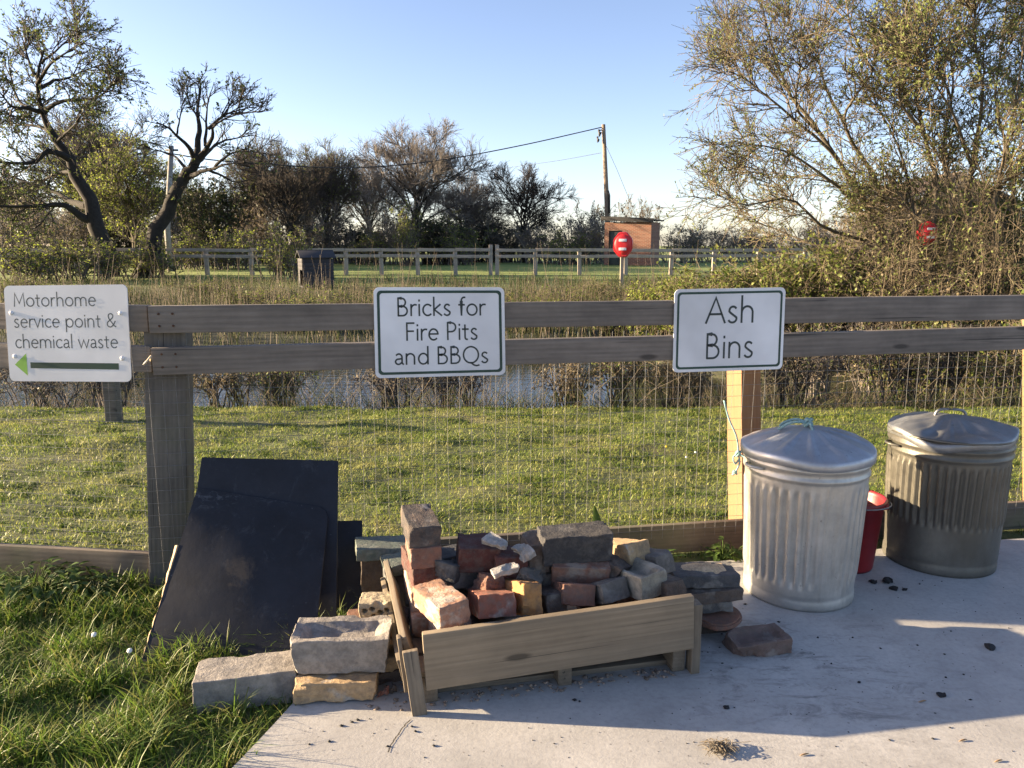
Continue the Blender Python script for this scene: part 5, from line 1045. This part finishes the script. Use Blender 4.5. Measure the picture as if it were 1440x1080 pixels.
# lifebuoy housing
def lifebuoy(label, px, py, D, s, post_to):
    c_ = PY(px, py, D); root = empty('lifebuoy_housing', (c_.x, D, gz(c_.x, D)), label, 'lifebuoy'); q_ = plain('red housing %d' % px, (.55, .02, .025), .4, 0, .12, 5, 0); qw = M_white
    bm = bmesh.new(); n8 = [(math.cos(R(22.5+45*k))*s*(.98 if k % 2 else 1), math.sin(R(22.5+45*k))*s*1.28) for k in range(8)]
    fr = [bm.verts.new((a, -.10, b_)) for a, b_ in n8]; bk_ = [bm.verts.new((a*1.05, .06, b_*1.04)) for a, b_ in n8]; bm.faces.new(fr); bm.faces.new(bk_[::-1])
    for k in range(8): bm.faces.new((fr[k], bk_[k], bk_[(k+1) % 8], fr[(k+1) % 8]))
    bmesh.ops.bevel(bm, geom=list(bm.edges), offset=.03, segments=2, affect='EDGES'); T_ = Matrix.Translation(c_) @ Matrix.Rotation(R(-12), 4, 'Z'); link('case', bm_mesh('case', bm, q_, 40), root, T_)
    bm = bmesh.new(); th = [2*math.pi*k/32 for k in range(32)]; vs2 = [[bm.verts.new((math.cos(a)*s*.80*p_, -.10-.05*math.sqrt(max(0, 1-p_**3)), math.sin(a)*s*1.0*p_)) for p_ in np.linspace(1, .02, 7)] for a in th]
    for k in range(32):
        for j in range(6): bm.faces.new((vs2[k][j], vs2[(k+1) % 32][j], vs2[(k+1) % 32][j+1], vs2[k][j+1]))
    link('ring_cover', bm_mesh('ring_cover', bm, q_, 60), root, T_)
    for z in (.42, -.42): link('label_plate', box_mesh('label_plate', s*.75, .012, s*.26, qw, .004), root, T_ @ Matrix.Translation((0, -.165, z*s)))
    pw = .12 if post_to else .045; pz = .2 if post_to else .05
    beam('post', (c_.x, D+.10, gz(c_.x, D)-.1), (c_.x, D+.10, c_.z+pz), pw, pw, M_farwood if post_to else M_bark, root, (0, 1, 0), .006)
lifebuoy('red lifebuoy housing with white labels on a post before the brick hut', 876, 344, 27.5, .36, True)
lifebuoy('red lifebuoy housing half hidden in the thicket on the right', 1303, 328, 9.35, .115, False)
# brick hut
bx, by, bz = spot(888, 46); bh = empty('brick_hut', (bx, by, bz), 'small flat-roofed red brick hut beside the utility pole', 'hut')
m, t, b, _ = mat_new('hut brick'); br_ = N(t, 'ShaderNodeTexBrick'); br_.inputs['Scale'].default_value = 1.0; br_.inputs['Brick Width'].default_value = .225; br_.inputs['Row Height'].default_value = .075; br_.inputs['Mortar Size'].default_value = .012
br_.inputs['Color1'].default_value = (.22, .08, .045, 1); br_.inputs['Color2'].default_value = (.155, .058, .036, 1); br_.inputs['Mortar'].default_value = (.26, .19, .14, 1)
tc = N(t, 'ShaderNodeTexCoord'); sx_ = N(t, 'ShaderNodeSeparateXYZ'); t.links.new(tc.outputs['Object'], sx_.inputs[0]); ad = N(t, 'ShaderNodeMath', operation='ADD'); t.links.new(sx_.outputs[0], ad.inputs[0]); t.links.new(sx_.outputs[1], ad.inputs[1]); cb = N(t, 'ShaderNodeCombineXYZ'); t.links.new(ad.outputs[0], cb.inputs[0]); t.links.new(sx_.outputs[2], cb.inputs[1]); t.links.new(cb.outputs[0], br_.inputs['Vector']); t.links.new(br_.outputs[0], b.inputs['Base Color']); setb(b, Roughness=.9)
HB = Matrix.Translation((bx, by, bz)) @ Matrix.Rotation(R(-24), 4, 'Z'); W_, D_, H_ = 2.75, 1.9, 2.55; dx0, dx1 = -1.12, -.32
for nm, c_, s_ in (('wall', ((dx1+W_/2)/2, -D_/2, H_/2-.1), (W_/2-dx1, .2, H_)), ('wall', ((-W_/2+dx0)/2, -D_/2, H_/2-.1), (dx0+W_/2, .2, H_)), ('wall', ((dx0+dx1)/2, -D_/2, 2.21), (dx1-dx0, .2, .48)), ('wall', (W_/2-.1, .1, H_/2-.1), (.2, D_, H_)), ('wall', (-W_/2+.1, .1, H_/2-.1), (.2, D_, H_)), ('wall', (0, D_/2+.1, H_/2-.1), (W_-.45, .2, H_))):
    link(nm, box_mesh(nm, *s_, m, 0), bh, HB @ Matrix.Translation(c_))
dr = link('door', box_mesh('door', dx1-dx0-.02, .05, 1.95, plain('dark green door', (.03, .04, .035), .6), .004), bh, HB @ Matrix.Translation(((dx0+dx1)/2, -D_/2+.03, .98)))
link('door_handle', box_mesh('door_handle', .03, .05, .12, M_wire, .004), dr, HB @ Matrix.Translation((dx1-.12, -D_/2-.02, 1.0)))
rf = link('roof', box_mesh('roof', W_+.35, D_+.75, .07, plain('roof felt', (.035, .034, .033), .9), .01), bh, HB @ Matrix.Translation((0, .05, H_+.10)) @ Matrix.Rotation(R(3), 4, 'Y'))
link('fascia', box_mesh('fascia', W_+.36, .03, .24, bpy.data.materials['roof felt'], .004), rf, HB @ Matrix.Translation((0, -D_/2-.33, H_+.05)) @ Matrix.Rotation(R(3), 4, 'Y'))
# utility pole and lines
ux, uy, uz = spot(857, 50); ut = PY(848.5, 175, 50); up_ = empty('utility_pole', (ux, uy, uz), 'tall leaning wooden utility pole behind the brick hut', 'utility pole')
M_pole = plain('pole timber', (.20, .155, .11), .85, 0, .3, 4, .2); link('pole', tube_mesh('pole', [(ux, uy, uz-.3), tuple((Vector((ux, uy, uz))+ut)/2), tuple(ut)], [.17, .15, .12], M_pole, 12), up_)
M_cable = plain('black cable', (.02, .02, .022), .6, 0, .1, 3, 0)
for k, (a, b_, c_) in enumerate([((842, 182), (843, 192), (845, 186)), ((840, 192), (841, 200), (842, 196))]): link('insulator', tube_mesh('insulator', [PY(*a, 49.9), PY(*b_, 49.9), PY(*c_, 49.95)], .06, M_cable, 8), up_)
ar = [PY(849, 182, 50), PY(841, 184, 49.9)]; link('bracket', tube_mesh('bracket', ar, .04, M_cable, 6), up_)
link('stay_wire', tube_mesh('stay_wire', [PY(850, 200, 50.0), PY(867, 237, 51), PY(893, 300, 52.5), PY(912, 345, 53.5)], .012, M_cable, 5), up_)
link('conduit', tube_mesh('conduit', [PY(857, 300, 49.8), PY(857, 275, 49.85), PY(855, 268, 49.9)], .06, M_cable, 6), up_)
def cable(label, pts, r): 
    P = smooth_line(pts, 60); props(link('overhead_cable', tube_mesh('overhead_cable', P, r, M_cable, 5)), label, 'cable')
cable('thick black overhead cable sagging left from the utility pole', [PY(846, 179, 50), PY(740, 203, 48), PY(640, 222, 46), PY(560, 232, 44.5), PY(480, 236, 43), PY(390, 232, 41), PY(300, 225, 40), PY(241, 216, 38)], .032)
cable('thin faint overhead wire behind the thick cable', [PY(845, 215, 52), PY(790, 225, 60), PY(735, 233, 70), PY(600, 252, 90)], .014)
lx, ly, lz = spot(240, 38); lt = PY(241, 205, 38); lp_ = empty('utility_pole', (lx, ly, lz), 'grey utility pole half hidden behind the cut-back oak', 'utility pole'); link('pole', tube_mesh('pole', [(lx, ly, lz-.3), (lx, ly, lz+2), tuple(lt)], [.15, .14, .11], plain('grey pole', (.26, .25, .23), .85, 0, .3, 4, .2), 12), lp_)
link('cross_piece', tube_mesh('cross_piece', [lt+Vector((-.3, 0, -.2)), lt+Vector((.3, 0, -.2))], .05, M_cable, 6), lp_)
# dark timber shed hidden by the right-hand willows
sx1 = PY(1306, 330, 17); sh = empty('timber_shed', (sx1.x, 17, gz(sx1.x, 17)), 'dark brown gabled shed hidden behind the right-hand willows', 'shed')
M_shed = wood('brown shed board', (.06, .042, .03), (.12, .085, .06), .6, .3, knots=False); SH = Matrix.Translation((sx1.x, 17, gz(sx1.x, 17))); he = PY(1306, 296, 17).z - gz(sx1.x, 17); hr = PY(1306, 258, 17).z - gz(sx1.x, 17)
for k in range(int(he/.16)+1): link('wall_board', box_mesh('wall_board', 2.3, .03, .155, M_shed, .006), sh, SH @ Matrix.Translation((0, -.9, .08+.16*k)))
for k in range(4): link('wall_board', box_mesh('wall_board', 2.2*(1-(k+.9)/4.6), .03, (hr-he)/4.4, M_shed, .004), sh, SH @ Matrix.Translation((0, -.9, he+.08+(k+.4)*(hr-he)/4.4)))
for s in (-1, 1): link('end_wall', box_mesh('end_wall', .04, 1.8, he, M_shed, .006), sh, SH @ Matrix.Translation((s*1.13, .02, he/2)))
link('back_wall', box_mesh('back_wall', 2.2, .03, he, M_shed, .006), sh, SH @ Matrix.Translation((0, .9, he/2)))
sl_ = math.atan2(hr-he, 1.25); L_ = math.hypot(hr-he, 1.3)
for s in (-1, 1): link('roof_panel', box_mesh('roof_panel', L_+.12, 2.2, .05, M_shed, .006), sh, SH @ Matrix.Translation((s*.63, 0, (he+hr)/2+.10)) @ Matrix.Rotation(s*sl_, 4, 'Y'))
